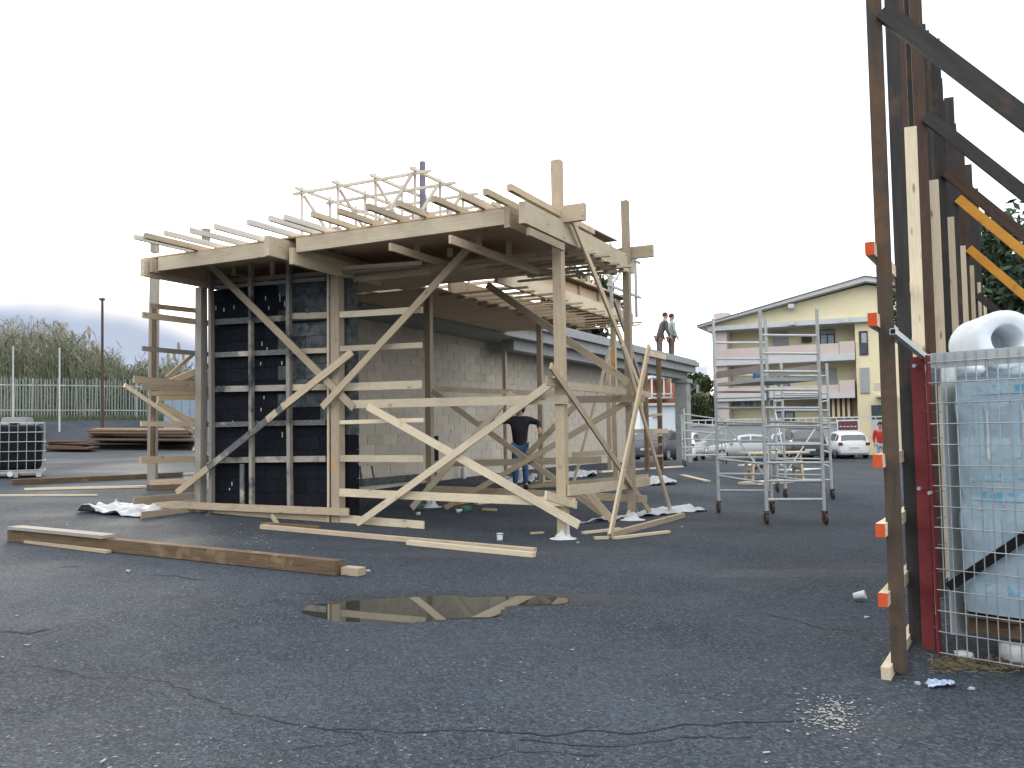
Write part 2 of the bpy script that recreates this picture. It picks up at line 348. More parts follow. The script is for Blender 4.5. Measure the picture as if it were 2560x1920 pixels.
crack([(600,1790),(760,1810),(960,1833),(1180,1825),(1400,1838),(1600,1830),(1800,1805),(2000,1800)],.009)
crack([(820,1815),(905,1850),(700,1880)],.005)
crack([(1300,1845),(1430,1870),(1560,1862),(1700,1840),(1880,1852)],.007)
crack([(1180,1900),(1330,1880),(1500,1890)],.005)
crack([(60,1660),(230,1690),(420,1705),(600,1790)],.005)
crack([(1880,1532),(1960,1545),(2040,1565),(2130,1582)],.008)
crack([(360,1437),(430,1440),(510,1450)],.016); crack([(0,1580),(70,1585),(120,1572)],.02); crack([(150,1418),(205,1415)],.02)

# ---------------------------------------------------------------- timber
def bd(p,q,n,wid,th,mat,parent,name='board',jit=.0015):
    p=Vector(p); q=Vector(q); x=(q-p); Lh=x.length/2; x.normalize(); n=Vector(n); n=(n-x*n.dot(x)).normalized(); y=n.cross(x)
    mb=MB(); ns=1 if Lh<.45 or wid>.5 or Lh>6 or name.startswith(('grid','guard')) else 6
    if ns==1: mb.box(-Lh,Lh,-wid/2,wid/2,-th/2,th/2)
    else:
        by=random.uniform(-1,1)*min(.012,.0035*Lh); bn=random.uniform(-1,1)*min(.010,.003*Lh); tw=random.uniform(-.03,.03); ww=1+random.uniform(-.05,.05); vs=[]
        for k in range(ns+1):
            s=k/ns*2-1; y0=by*(1-s*s); n0=bn*(1-s*s); ct,st_=math.cos(tw*s),math.sin(tw*s)
            for a,b_ in ((-1,-1),(1,-1),(1,1),(-1,1)):
                ya=a*wid/2*ww; na=b_*th/2; vs.append((s*Lh,y0+ya*ct-na*st_,n0+ya*st_+na*ct))
        fs=[(0,3,2,1),tuple(4*ns+q for q in (0,1,2,3))]
        for k in range(ns): fs+=[(4*k+q,4*k+(q+1)%4,4*k+4+(q+1)%4,4*k+4+q) for q in range(4)]
        mb.add(vs,fs)
    me=bpy.data.meshes.new(name); me.from_pydata(mb.v,[],mb.f); me.materials.append(mat)
    o=bpy.data.objects.new(name,me); lnk(o,parent)
    mm=Matrix((x,y,n)).transposed().to_4x4(); mm.translation=(p+q)/2+n*random.uniform(-jit,jit); o.matrix_local=mm
    return o
A=thing('timber_formwork','large pale timber canopy formwork with overhanging joists before the tarred wall','formwork')
def post(u,w,z1,s,mat,parent=A,name='post',z0=None):
    b=UW(u,w,0); g=gz(b.x,b.y) if z0 is None else z0
    return bd(UW(u,w,g-.01),UW(u,w,z1),UD,s,s,mat,parent,name)
ZB=3.75
post(0,0,4.78,.115,WTAN); post(3.3,0,3.75,.135,WPOST); post(5.86,.03,3.75,.12,WGREY)
post(-.12,2.12,4.76,.095,WPOST); post(3.2,2.18,3.76,.10,WPOST); post(5.6,2.2,3.76,.10,WPOST)
bd(UW(3.44,2.42,4.05),UW(3.44,2.42,5.95),UD,.075,.075,SPOST,A,'steel_post')
post(3.3,-.02,4.35,.11,WGREY,name='post_stub',z0=4.0)
# light batten on the left edge of the middle post
bd(onW(821,668,-.05),onW(822,1310,-.05),WD,.03,.03,WNEW,A,'batten')
# main beams running back, ends cantilevered towards the front
for u,w0,w1 in ((-.115,-1.22,2.35),(3.36,-1.32,2.3),(5.78,-1.12,2.3)):
    bd(UW(u,w0,ZB+.12),UW(u,w1,ZB+.12),UD,.24,.08,WNEW,A,'beam')
bd(UW(.02+.10,-1.13,ZB+.12),UW(.02+.10,2.3,ZB+.12),UD,.235,.07,WTAN,A,'beam')
bd(UW(3.235,-1.02,ZB+.03),UW(3.235,.9,ZB+.03),UD,.21,.06,WNEW,A,'beam')
bd(UW(5.68,-1.06,ZB+.15),UW(5.68,1.9,ZB+.15),UD,.2,.05,WTAN,A,'beam')
# front fascia between the beams
bd(UW(.17,-.95,3.92),UW(3.19,-.95,3.92),WD,.19,.05,WNEW,A,'fascia_board')
bd(UW(3.42,-.95,3.92),UW(5.64,-.95,3.92),WD,.19,.05,WNEW,A,'fascia_board')
bd(UW(-.42,-.155,4.07),UW(.1,-.155,4.07),WD,.2,.07,WTAN,A,'cross_beam')
bd(UW(-.48,2.24,4.03),UW(5.9,2.24,4.03),WD,.18,.06,WTAN,A,'cross_beam')
# upper deck of plywood panels on the joists, rising slightly to the back
for i in range(6):
    u0=.17+i*.965; u1=u0+.962
    bd(UW(u0,.62,4.03+i%2*.003),UW(u1,.62,4.03+i%2*.003),ZD,3.16,.018,PLY,A,'deck_panel')
# joists projecting over the fascia
J=[(335,591,.035),(363,588,.07),(411,581,.035),(476,575,.04),(537,565,.04),(620,554,.045),(673,544,.04),(711,542,.045),(780,534,.05),(848,527,.05),(919,515,.05),(995,507,.05),(1084,496,.06),(1152,487,.055),(1213,478,.055),(1273,467,.06)]
for x,y,s in J:
    p=zpx(x,y,4.085); q=p-FR0; u=q.dot(UD); w=q.dot(WD)
    bd(UW(u,w,4.08),UW(u,.4+.5*(s>.045),4.08),UD,.07,s,WPALE if s<.05 else WTAN,A,'joist')
# upstand on the right side
bd(UW(.38,-.1,4.11),UW(.38,2.18,4.13),UD,.14,.02,PLY,A,'side_panel'); bd(UW(.35,-.12,4.19),UW(.35,2.2,4.225),ZD,.62,.02,WGREY,A,'top_sheet')
for w in (.55,1.35): bd(UW(.11,w,3.99),UW(.11,w,4.185),UD,.05,.03,WTAN,A,'stud')
# lower sheet and laths under the beams
for i in range(5):
    u0=.95+i*.945
    bd(UW(u0,1.0,3.762+i%2*.003),UW(u0+.94,1.0,3.762+i%2*.003),ZD,1.36,.018,PLY,A,'deck_panel')
for k,(w,u1) in enumerate(((.28,3.2),(.55,1.6),(.82,1.4),(1.1,1.3),(1.4,1.2),(1.66,1.2),(1.95,1.5))):
    bd(UW(-.2-.08*(k%3),w,3.733),UW(u1,w,3.733),ZD,.055,.03,WNEW,A,'lath')
bd(UW(1.95,.24,3.66),UW(3.2,.24,3.66),WD,.07,.03,WNEW,A,'lath')
# hangers and short rails below the deck
for (x0,y0,x1,y1,wd) in ((975,617,1090,652,.085),(1125,598,1270,652,.10),(1320,578,1388,606,.09)):
    a=zpx(x0,y0,3.68); q=a-FR0; u=q.dot(UD); b2=zpx(x1,y1,3.68); w1=(b2-FR0).dot(WD)
    bd(UW(u,q.dot(WD),3.68),UW(u,w1+(.9 if x0==1125 else .3),3.68),UD,wd,.035,WTAN,A,'rail')
for x,y0,y1,w in ((1043,593,645,-.5),(1125,620,642,.1),(1198,576,628,-.45),(1272,604,640,.1),(681,640,690,.1),(585,645,690,.1),(1350,630,660,.6)):
    bd(onW(x,y0,w),onW(x,y1,w),WD,.065,.03,WTAN,A,'hanger')
# ---- front face boards given on planes w = const
def fb(x0,y0,x1,y1,w,wid,mat,name='rail',th=.028,w2=None):
    return bd(onW(x0,y0,w),onW(x1,y1,w if w2 is None else w2),WD,wid,th,mat,A,name)
# studs before the tarred wall
fb(527,665,530,1284,-.01,.055,WGREY,'stud',.07); fb(627,640,630,1292,-.01,.06,WSTAIN,'stud',.06); fb(722,632,726,1306,-.01,.06,WSTAIN,'stud',.06)
fb(606,1160,606,1260,.06,.07,WTAR,'stud',.03)
# rails crossing the wall
for y0,y1,m_,h in ((706,683,WGREY,.06),(719,697,WGREY,.05),(806,790,WTAR,.085),(888,876,WTAR,.07),(973,967,WSTAIN,.085),(1062,1056,WTAR,.07),(1151,1147,WSTAIN,.085)):
    fb(533,y0,815,y1,.052,h,m_)
fb(716,791,818,788,.045,.085,WNEW); fb(730,879,818,876,.045,.07,WNEW); fb(730,969,818,967,.045,.085,WNEW)
for x0,y0,x1,y1,h in ((850,787,1056,774,.085),(850,872,1056,863,.075),(850,968,1055,961,.10),(850,1056,1060,1050,.055),(850,1146,1060,1147,.085)):
    fb(x0,y0,x1,y1,-.035,h,WNEW)
fb(850,671,1055,657,-.03,.05,WNEW); fb(850,683,1052,664,.0,.04,WTAN)
fb(850,1231,1438,1256,-.085,.105,WNEW); fb(876,1011,1420,998,-.085,.105,WNEW); fb(1417,1000,1612,996,1.9,.095,WTAN)
fb(390,1260,872,1280,-.12,.095,WTAN); fb(534,1274,820,1298,-.05,.10,WTAN); fb(850,1296,1060,1313,-.04,.10,WNEW)
fb(452,655,842,650,.7,.1,WTAN)
# braces on the front
fb(503,640,885,1020,-.105,.10,WTAN,'brace'); fb(1247,536,806,1018,-.15,.095,WTAN,'brace'); fb(879,882,444,1230,-.14,.095,WTAR,'brace')
fb(880,880,706,1018,-.143,.096,WTAN,'brace'); fb(520,1170,442,1232,-.143,.096,WTAN,'brace'); fb(692,1030,668,1050,-.143,.097,WTAN,'brace')
fb(920,1016,1448,1313,-.12,.095,WNEW,'brace'); fb(1394,946,893,1310,-.155,.09,WNEW,'brace')
fb(680,1290,716,1342,-.35,.055,WNEW,'brace',w2=-.9)
# row behind
for a in ((1218,712,1572,957,2.08,.10,WTAN),(1081,978,1531,1302,2.05,.085,WTAN),(1572,1003,1113,1270,2.0,.08,WTAN),(1280,983,1030,1270,1.2,.09,WNEW),(1440,1012,1320,1135,4.4,.10,WTAN),(1470,1230,1530,1300,1.5,.09,WTAN)):
    fb(a[0],a[1],a[2],a[3],a[4],a[5],a[6],'brace')
fb(1084,1222,1617,1248,2.24,.095,WTAN); fb(1074,1160,1504,1149,3.2,.11,WNEW); fb(1090,972,1400,985,2.3,.08,WNEW); fb(1430,1137,1530,1130,6.5,.1,WNEW)
# side boards, plane u = const
def sb(x0,y0,x1,y1,u,wid,mat,name='rail',th=.028,u2=None):
    return bd(onU(x0,y0,u),onU(x1,y1,u if u2 is None else u2),UD,wid,th,mat,A,name)
sb(1366,952,1420,964,-.078,.10,WTAN); sb(1417,964,1624,987,-.085,.095,WNEW); sb(1364,1238,1440,1262,-.08,.10,WNEW); sb(1421,1226,1624,1203,-.085,.12,WNEW)
sb(1377,914,1638,1301,-.14,.085,WTAN,'brace',.025); sb(1430,546,1606,985,-.22,.09,WTAN,'brace'); sb(1556,862,1684,1302,-.32,.085,WTAN,'brace'); sb(1536,750,1606,960,.2,.07,WGREY,'brace')
sb(1623,864,1526,1338,-.9,.085,WTAN,'brace',u2=-.75)
bd(gpx(1524,1338,.03),gpx(1708,1288,.03),ZD,.06,.07,WTAN,A,'ground_rail')
# boards sticking out past the left corner
for x0,y0,x1,y1,h,m_ in ((360,683,502,708,.035,WGREY),(374,764,494,777,.07,WTAN),(356,787,520,808,.085,WTAN),(356,871,550,888,.065,WGREY),(334,948,502,964,.10,WTAN),(354,966,520,975,.085,WTAN),(371,984,520,981,.06,WTAN),(352,1059,520,1061,.075,WTAN),(351,1150,522,1147,.10,WTAN),(334,1252,494,1239,.095,WTAN),(353,1288,526,1273,.10,WTAN)):
    sb(x0,y0,x1,y1,5.95,h,m_)
sb(311,963,494,1087,5.99,.06,WNEW,'brace'); sb(392,1008,486,1057,6.1,.09,WTAN,'brace'); sb(416,945,496,874,6.15,.055,WTAN,'brace'); sb(425,955,520,915,6.0,.09,WTAN,'brace')
sb(394,996,497,993,6.2,.07,WNEW); sb(484,1122,530,1150,5.99,.05,WNEW,'brace')
for x,y0,y1,u in ((387,598,632,5.95),(515,572,603,5.8)): bd(onU(x,y0,u),onU(x,y1,u),UD,.09,.09,WGREY,A,'post_stub')
# plaster footing cones
def footing(u,w,r,h,lab):
    c=UW(u,w,0); g=gz(c.x,c.y); mb=MB(); prof=[]; n=14
    vs=[];rings=[(1.75,-.004),(1.5,.012),(.95,.10),(.72,.35),(.62,1.0)]
    for k,(rr,hh) in enumerate(rings):
        for i in range(n):
            a=2*math.pi*i/n; q=r*rr*(1+.25*noise.noise(Vector((math.cos(a)*1.5,math.sin(a)*1.5,k*.4+u)))); vs.append((q*math.cos(a),q*math.sin(a)*.9,h*hh*(1 if k<4 else 1+.8*random.uniform(-.5,.5))))
    fs=[(k*n+i,k*n+(i+1)%n,(k+1)*n+(i+1)%n,(k+1)*n+i) for k in range(4) for i in range(n)]
    mb.add(vs,fs,True); o=mb.build('footing',PLAST,A,(c.x,c.y,g))
footing(0,0,.105,.16,''); footing(-.12,2.12,.12,.13,''); footing(3.2,2.18,.11,.16,'')
# lath grid standing on the roof
GZ=5.4
for i in range(5):
    w=1.35+i*.72; bd(UW(2.62,w,GZ),UW(5.12+.1*(i==0),w,GZ),ZD,.045,.042,WPALE,A,'grid_lath')
for i in range(4):
    u=2.88+i*.72; bd(UW(u,1.2,GZ+.045),UW(u,4.45,GZ+.045),ZD,.045,.042,WPALE,A,'grid_lath')
for i in range(4):
    for j in range(5): bd(UW(2.88+i*.72+.04,1.35+j*.72+.04,4.15),UW(2.88+i*.72+.04,1.35+j*.72+.04,GZ+.12),UD,.034,.034,WPALE,A,'grid_post')
for j in range(5): bd(UW(2.9,1.3+j*.72,GZ),UW(3.75,1.3+j*.72,4.35),WD,.05,.03,WPALE,A,'grid_brace')
for i in range(1,4): bd(UW(2.97+i*.72,1.5,GZ),UW(2.97+i*.72,2.8,4.4),UD,.045,.028,WPALE,A,'grid_brace')

# ---- second canopy behind
C=thing('timber_formwork','second canopy formwork with brown plywood underside standing behind the front timber canopy','formwork')
for u,w,s in ((3.2,6.35,.10),(2.15,7.75,.10),(5.3,8.9,.085)): post(u,w,3.76,s,WPOST,C)
bd(UW(1.87,1.95,3.87),UW(1.87,8.15,3.87),UD,.25,.06,WNEW,C,'beam'); bd(UW(2.95,2.4,3.87),UW(2.95,8.1,3.87),UD,.22,.05,WTAN,C,'beam')
for i in range(6): bd(UW(2.93,2.45+i*.99,3.77+i%2*.003),UW(5.0,2.45+i*.99,3.77+i%2*.003),ZD,.985,.018,PLY,C,'deck_panel')
for i in range(15): bd(UW(1.6+.1*math.sin(i*2.3),2.5+i*.4,3.735),UW(3.1+.1*math.cos(i*1.7),2.5+i*.4,3.735),ZD,.05,.03,WTAN,C,'lath')
bd(UW(2.1,2.5,4.12),UW(2.1,8.1,4.14),UD,.28,.02,PLY,C,'side_panel')
bd(UW(2.02,2.5,4.27),UW(2.02,8.1,4.29),ZD,.2,.02,WOLD,C,'top_board')
for w in (2.7,3.7,4.7,5.7,6.7,7.7): bd(UW(2.06,w,3.99),UW(2.06,w,4.25),UD,.06,.05,WTAN,C,'stud')
for w in (2.9,4.2,5.5,6.8,8.0): bd(UW(2.3,w,4.0),UW(2.3,w,5.3),UD,.06,.06,WTAN,C,'stud')
for i,w in enumerate((3.1,4.4,5.7,6.9)):
    bd(UW(2.36,w,4.25),UW(2.36,w+1.0,5.25),UD,.06,.03,WNEW,C,'brace'); bd(UW(2.40,w+.9,4.25),UW(2.40,w+.2,5.0),UD,.06,.03,WNEW,C,'brace')
for z in (4.45,4.8,5.15): bd(UW(2.26,2.6,z),UW(2.26,8.4,z),UD,.06,.03,WNEW,C,'rail')
for i in range(8): bd(UW(1.9,2.6+i*.75,4.33),UW(5.0,2.6+i*.75,4.33),ZD,.05,.06,WTAN,C,'joist')
# guard rail poles on the far end
for w in (6.6,7.4,8.1): bd(UW(1.75,w,3.9),UW(1.75,w,5.2),UD,.05,.05,GALV,C,'guard_pole')
for z in (4.35,5.1): bd(UW(1.75,6.4,z),UW(1.75,8.4,z),UD,.045,.045,GALV,C,'guard_rail')
bd(UW(1.77,6.7,4.4),UW(1.77,7.9,5.15),UD,.04,.03,GALV,C,'guard_brace')
for a in ((1330,1213,1500,1210,6.35,.12,WTAN),(1300,1219,1620,1190,6.0,.07,WNEW)):
    bd(onW(a[0],a[1],a[4]),onW(a[2],a[3],a[4]),WD,a[5],.03,a[6],C,'rail')
bd(onW(1525,867,7.2),onW(1433,1209,7.2),WD,.05,.05,WNEW,C,'prop'); 
D=thing('prop_frame','bare brown timber prop frame near the far concrete pillar','frame')
for u,w in ((3.97,12.3),(3.22,13.1),(3.0,13.6)):
    b_=UW(u,w,0); bd(UW(u,w,gz(b_.x,b_.y)),UW(u,w,3.5),UD,.11,.11,WOLD if w>12.5 else WPOST,D,'post')
bd(UW(2.9,12.3,3.52),UW(2.9,13.9,3.52),UD,.14,.05,WTAN,D,'beam'); bd(UW(3.9,13.35,1.5),UW(2.7,13.35,1.5),WD,.12,.03,WNEW,D,'rail')
for z in (.8,1.1,1.35,1.9): bd(UW(3.3,13.3,z),UW(2.85,13.3,z+.05),WD,.06,.03,WTAN,D,'rail')
# lone post with low rails on the far left
E_=thing('timber_post','dark weathered timber post with two low rails left of the tarred wall','post')
pf=gpx(383,1222); d0=pf.y
bd(apx(381,1224,d0),apx(387,690,d0),Vector((0,1,0)),.16,.12,WGREY,E_,'post'); bd(apx(381,1150,d0-.1),apx(386,760,d0-.1),Vector((0,1,0)),.07,.05,WOLD,E_,'batten')
for x0,y0,x1,y1,m_ in ((375,1206,512,1203,WTAN),(367,1218,512,1215,WOLD)): bd(apx(x0,y0,d0-.1),apx(x1,y1,d0-.1),Vector((0,1,0)),.10,.04,m_,E_,'rail')

# ---------------------------------------------------------------- tarred end wall, block by block
T=thing('tarred_block_wall','end wall of concrete blocks coated in black bitumen behind the timber studs','wall')
g0=.36
mb=MB()
def uwbox(mb,u0,u1,w0,w1,z0,z1):
    vs=[UW(u,w,z) for z in (z0,z1) for (u,w) in ((u0,w0),(u1,w0),(u1,w1),(u0,w1))]
    mb.add(vs,[(3,2,1,0),(4,5,6,7),(4,7,3,0),(0,1,5,4),(1,2,6,5),(2,3,7,6)][:2]+[(0,1,5,4),(1,2,6,5),(2,3,7,6),(3,0,4,7)])
uwbox(mb,3.235,5.73,.155,.34,g0-.15,3.70); mb.build('mortar_core',TARJ,T)
CH=.20
for r in range(17):
    z0=g0-.05+r*CH
    off=0 if r%2 else .25; us=[3.215]; x=3.215+(.5-off if off else .5)
    while x<5.6: us.append(x); x+=.5
    us.append(5.74)
    for a,b_ in zip(us[:-1],us[1:]):
        if b_-a<.06: continue
        thin=(a<4.0 and r>=8) or a<3.3 and r>5
        mb=MB(); pr=random.uniform(-.006,.006); tl=random.uniform(-.004,.004)
        q=.003
        vs=[UW(u,w,z) for z in (z0+q,z0+CH-q) for (u,w) in ((a+q,.13+pr),(b_-q,.13+pr+tl),(b_-q,.36),(a+q,.36))]
        mb.add(vs,[(3,2,1,0),(4,5,6,7),(0,1,5,4),(1,2,6,5),(2,3,7,6),(3,0,4,7)])
        mb.build('block',TARG if thin else TAR,T)
# white mortar drips on the tar
for x,y,h in ((664,740,12),(672,765,10),(700,735,20),(712,752,16),(655,855,10),(668,868,14),(652,905,9),(705,903,10),(660,990,8),(653,1020,9),(582,1052,5),(706,1080,14),(580,1205,10),(574,1220,6),(672,800,8),(560,770,10),(540,765,12),(585,764,9),(694,700,14)):
    p=onW(x,y,.118); bd(p,p-ZD*(h*.0055),WD,.012,.008,PLAST,T,'mortar_drip')

# ---------------------------------------------------------------- concrete block building
B=thing('block_building','unfinished grey concrete block building with flat roof slab and far corner pillar','building')
UWL=5.8
mb=MB()
def poly_uw(mb,pts,z0,z1):
    n=len(pts); vs=[UW(u,w,z0) for u,w in pts]+[UW(u,w,z1) for u,w in pts]
    mb.add(vs,[tuple(range(n-1,-1,-1)),tuple(range(n,2*n))]+[(i,(i+1)%n,n+(i+1)%n,n+i) for i in range(n)])
poly_uw(mb,[(UWL+.004,.36),(UWL+.004,19.6),(8.4,19.6),(8.4,3.2),(6.0,1.2),(6.0,.36)],-.2,3.62); mb.build('wall_core',MORT,B)
mb=MB(); poly_uw(mb,[(4.75,2.55),(4.75,24.0),(9.0,24.0),(9.0,3.6),(8.2,2.55)],3.7,3.95); mb.build('roof_slab',CONC,B)
mb=MB(); poly_uw(mb,[(4.62,2.5),(4.62,24.15),(9.0,24.15),(9.0,3.6),(8.2,2.5)],3.955,4.12); mb.build('roof_edge',CONCL,B)
mb=MB(); poly_uw(mb,[(4.70,2.6),(4.70,24.05),(4.9,24.05),(4.9,2.6)],4.123,4.2); mb.build('parapet_strip',CONCL,B)
mb=MB(); poly_uw(mb,[(5.0,8.8),(5.0,23.7),(5.3,23.7),(5.3,8.8)],3.45,3.695); mb.build('edge_beam',CONCL,B)
mb=MB(); poly_uw(mb,[(4.85,23.0),(4.85,23.55),(5.3,23.55),(5.3,23.0)],-.1,3.44); mb.build('pillar',CONC,B)
mb=MB(); poly_uw(mb,[(4.78,22.9),(4.78,23.65),(5.4,23.65),(5.4,22.9)],3.3,3.447); mb.build('pillar_head',CONC,B)
# blocks of the long wall
bm=MB(); bm.box(-.244,.244,-.006,.006,-.095,.095); bme=bpy.data.meshes.new('block'); bme.from_pydata(bm.v,[],bm.f); bme.materials.append(BLK)
rows=[]
for r in range(17):
    for k in range(39):
        w=.62+k*.5+(.25 if r%2 else 0); z=.42+r*.2
        if w<19.3: rows.append((w,z))
rows.sort()
far=MB(); ang=math.atan2(WD.y,WD.x)
for i,(w,z) in enumerate(rows):
    if i<300:
        o=lnk(bpy.data.objects.new('block',bme),B); o.location=UW(UWL+random.uniform(-.002,.001),w,z); o.rotation_euler=(0,0,ang)
    else:
        e=random.uniform(-.003,.003); c=[UW(UWL+du*.5+e,w+dw,z+dz) for dz in (-.094,.094) for (du,dw) in ((-.012,-.242),(-.012,.242),(.012,.242),(.012,-.242))]
        far.add(c,[(4,5,6,7),(0,1,5,4),(1,2,6,5),(2,3,7,6),(3,0,4,7)])
tag(far.build('block_field',BLK,B),kind='stuff')
# damp tar splashes at the foot of the wall
for x,y0,y1,wd in ((900,1165,1215,.05),(930,1165,1198,.04)):
    p=onU(x,y0,UWL-.018); q=onU(x+6,y1,UWL-.018); bd(p,q,UD,wd,.004,TARG,B,'stain')
bd(UW(UWL-.02,3.6,.62),UW(UWL-.02,6.6,.62),UD,.14,.004,TARG,B,'stain')
mbx=MB(); p=onU(1090,1125,UWL-.03)
bd(p-ZD*.3,p+ZD*.3,UD,.16,.03,BLACKP,B,'opening_shade_plate')  # flat black plate on the wall, an opening's shade put into colour

# ---------------------------------------------------------------- steel and timber shutter panel on the right
S0=Vector((2.18,5.13,0)); SD=Vector((.51,.86,0)).normalized(); SN=Vector((SD.y,-SD.x,0))   # SN points to the camera side
def SP(s,n,z): p=S0+SD*s+SN*n; return Vector((p.x,p.y,z))
PN=thing('steel_shutter_panel','tall shutter panel of rusty upright steel sections with pale timbers between them, leaning props','shutter panel')
TOC=Vector((-.39,-.92,0))
def channel(s,z0,z1,wd,dp,mat,n=0.0):
    # U-section: web plus two flanges, open to the back
    mb=MB(); t=.010; h=z1-z0
    mb.box(0,h,-wd/2,wd/2,-t/2,t/2); mb.box(0,h,-wd/2,-wd/2+t,-dp,-t/2-.0005); mb.box(0,h,wd/2-t,wd/2,-dp,-t/2-.0005)
    me=bpy.data.meshes.new('steel_upright'); me.from_pydata(mb.v,[],mb.f); me.materials.append(mat)
    o=lnk(bpy.data.objects.new('steel_upright',me),PN)
    x=ZD; nn=TOC.normalized(); y=nn.cross(x); mm=Matrix((x,y,nn)).transposed().to_4x4(); mm.translation=SP(s,n,z0); o.matrix_local=mm
UPS=[(0,RUST,.086,0),(.82,DSTEEL,.086,0),(2.4,BSTEEL,.095,0),(4.06,DSTEEL,.10,0),(5.7,DSTEEL,.10,0),(7.3,BSTEEL,.10,0),(8.9,DSTEEL,.10,0),(10.5,DSTEEL,.10,0)]
UPS+=[(1.72,BSTEEL,.08,-.06),(3.4,DSTEEL,.09,-.06),(4.7,BSTEEL,.09,-.05),(5.1,DSTEEL,.09,-.06),(6.4,DSTEEL,.09,-.05),(6.9,DSTEEL,.09,-.06),(8.1,DSTEEL,.09,-.05),(8.5,BSTEEL,.09,-.06),(9.6,DSTEEL,.1,-.05)]
UPS+=[(3.0,DSTEEL,.09,-.07),(2.75,DSTEEL,.08,-.1),(3.75,BSTEEL,.09,-.07),(4.4,DSTEEL,.09,-.08),(5.4,BSTEEL,.09,-.08),(6.1,DSTEEL,.09,-.08),(7.0,DSTEEL,.1,-.08),(7.7,DSTEEL,.1,-.08),(9.2,DSTEEL,.1,-.08)]
UPS+=[(2.5+k*.36,(DSTEEL,BSTEEL,DSTEEL,RUST)[k%4],.095,-.05-.03*(k%3)) for k in range(24)]
for s,mt,w_,n_ in UPS:
    g=gz(*SP(s,0,0)[:2]); channel(s,g+.02,5.3+.05*math.sin(s*5),w_,.045,mt,n_)
for k,s in enumerate((1.66,3.34,5.02,6.8,8.4,10.1,11.7)):
    g=gz(*SP(s,0,0)[:2]); bd(SP(s,.0,g+.03),SP(s,.0,3.75),TOC,.085,.05,WNEW,PN,'timber_upright')
for i,z in enumerate((.12,.53,.92,1.31,2.12,2.53)):
    a=SP(-.12,-.056,z); o=bd(a,SP(11.5,-.056,z),ZD,.05,.075,WNEW,PN,'timber_waler')
    if i: bd(SP(-.124,-.056,z),SP(-.1205,-.056,z),ZD,.0505,.0755,ORNG,PN,'painted_end')
for s,z0,mt,r in ((.0,3.95,DSTEEL,.05),(2.4,4.05,DSTEEL,.055),(4.06,4.0,BSTEEL,.055),(5.7,4.1,YEL,.045),(7.3,3.8,YEL,.045),(8.9,3.4,DSTEEL,.05)):
    a=SP(s,.05,z0); k=1.12; run=z0/k*.93; b_=SP(s,.05+run,z0-run*k); b_.z=max(b_.z,gz(b_.x,b_.y)+.03)
    bd(a,b_,SD,.10,.07,mt,PN,'raking_prop')
    bd(b_-SN*.15-ZD*.035,b_+SN*.12-ZD*.035,ZD,.16,.02,DSTEEL,PN,'prop_foot')

# ---------------------------------------------------------------- mesh cage with wrapped sacks
cl=gpx(2347,1640); CX=Vector((.66,-.75,0)).normalized(); CY=Vector((.75,.66,0)).normalized()
def CP(a,b,z): p=cl+CX*a+CY*b; return Vector((p.x,p.y,gz(cl.x,cl.y)+z))
CG=thing('mesh_cage','galvanised wire mesh cage with red corner posts holding wrapped sacks','cage')
HT=1.86
bd(CP(-.005,.03,.0),CP(-.005,.03,HT),CX,.045,.012,RED,CG,'corner_post'); bd(CP(-.10,.10,-.03),CP(-.10,.10,HT+.0),CY,.085,.02,RED,CG,'hinge_post')
bd(CP(.0,1.25,0),CP(.0,1.25,HT),CX,.05,.04,RED,CG,'corner_post'); bd(CP(1.3,.02,0),CP(1.3,.02,HT),CX,.05,.04,RED,CG,'corner_post')
bd(CP(.03,0,HT-.04),CP(1.28,0,HT-.04),CY,.09,.03,GALVP,CG,'top_rail'); bd(CP(0.01,.06,HT-.02),CP(.01,1.2,HT-.02),CX,.05,.03,GALVP,CG,'top_rail')
for i in range(21):
    a=.06+i*.06; mb=MB(); mb.tube(CP(a,-.022,.02),CP(a,-.022,HT),.0042,n=5); mb.build('mesh_wire',GALV,CG)
for j in range(15):
    mb=MB(); mb.tube(CP(.02,-.030,.03+j*.127),CP(1.3,-.030,.03+j*.127),.0036,n=5); mb.build('mesh_wire',GALV,CG)
for j in range(10):
    mb=MB(); mb.tube(CP(-.06,.09,.15+j*.17),CP(.0,1.2,.12+j*.17),.003,n=5); mb.build('mesh_wire',GALV,CG)
mb=MB()
mb.add([CP(.035,.10,.12),CP(.035,.30,.08),CP(.035,.30,HT-.06),CP(.035,.10,HT-.06),CP(.045,.10,.12),CP(.045,.30,.08),CP(.045,.30,HT-.06),CP(.045,.10,HT-.06)],[(0,1,2,3),(7,6,5,4),(0,4,5,1),(1,5,6,2),(2,6,7,3),(3,7,4,0)])
mb.build('side_panel',GALVP,CG)
for a,z in ((-.10,HT-.06),(-.10,1.02),(-.005,1.0)):
    mb=MB(); q=CP(a,.07 if a<-.05 else 0,z); mb.tube(q,q-CY*.03,.012,n=8); mb.build('bolt',GALV,CG)
sq=thing('square_tube','short galvanised square tube lying from the rusty upright to the red cage post','tube')
a=SP(-.02,.075,0); p0=apx(2232,829,4.98); p1=apx(2312,893,5.68)
bd(p0,p1,ZD,.034,.034,GALVP,sq,'tube_wall'); dd=(p1-p0).normalized(); bd(p0-dd*.0015,p0+dd*.0005,ZD,.026,.026,BLACKP,sq,'bore_shade_plate')  # black plate over the solid tube end paints the dark of its hollow
bd(apx(2345,932,6.05),apx(2310,896,5.72),ZD,.03,.03,GALVP,sq,'tube_tail')
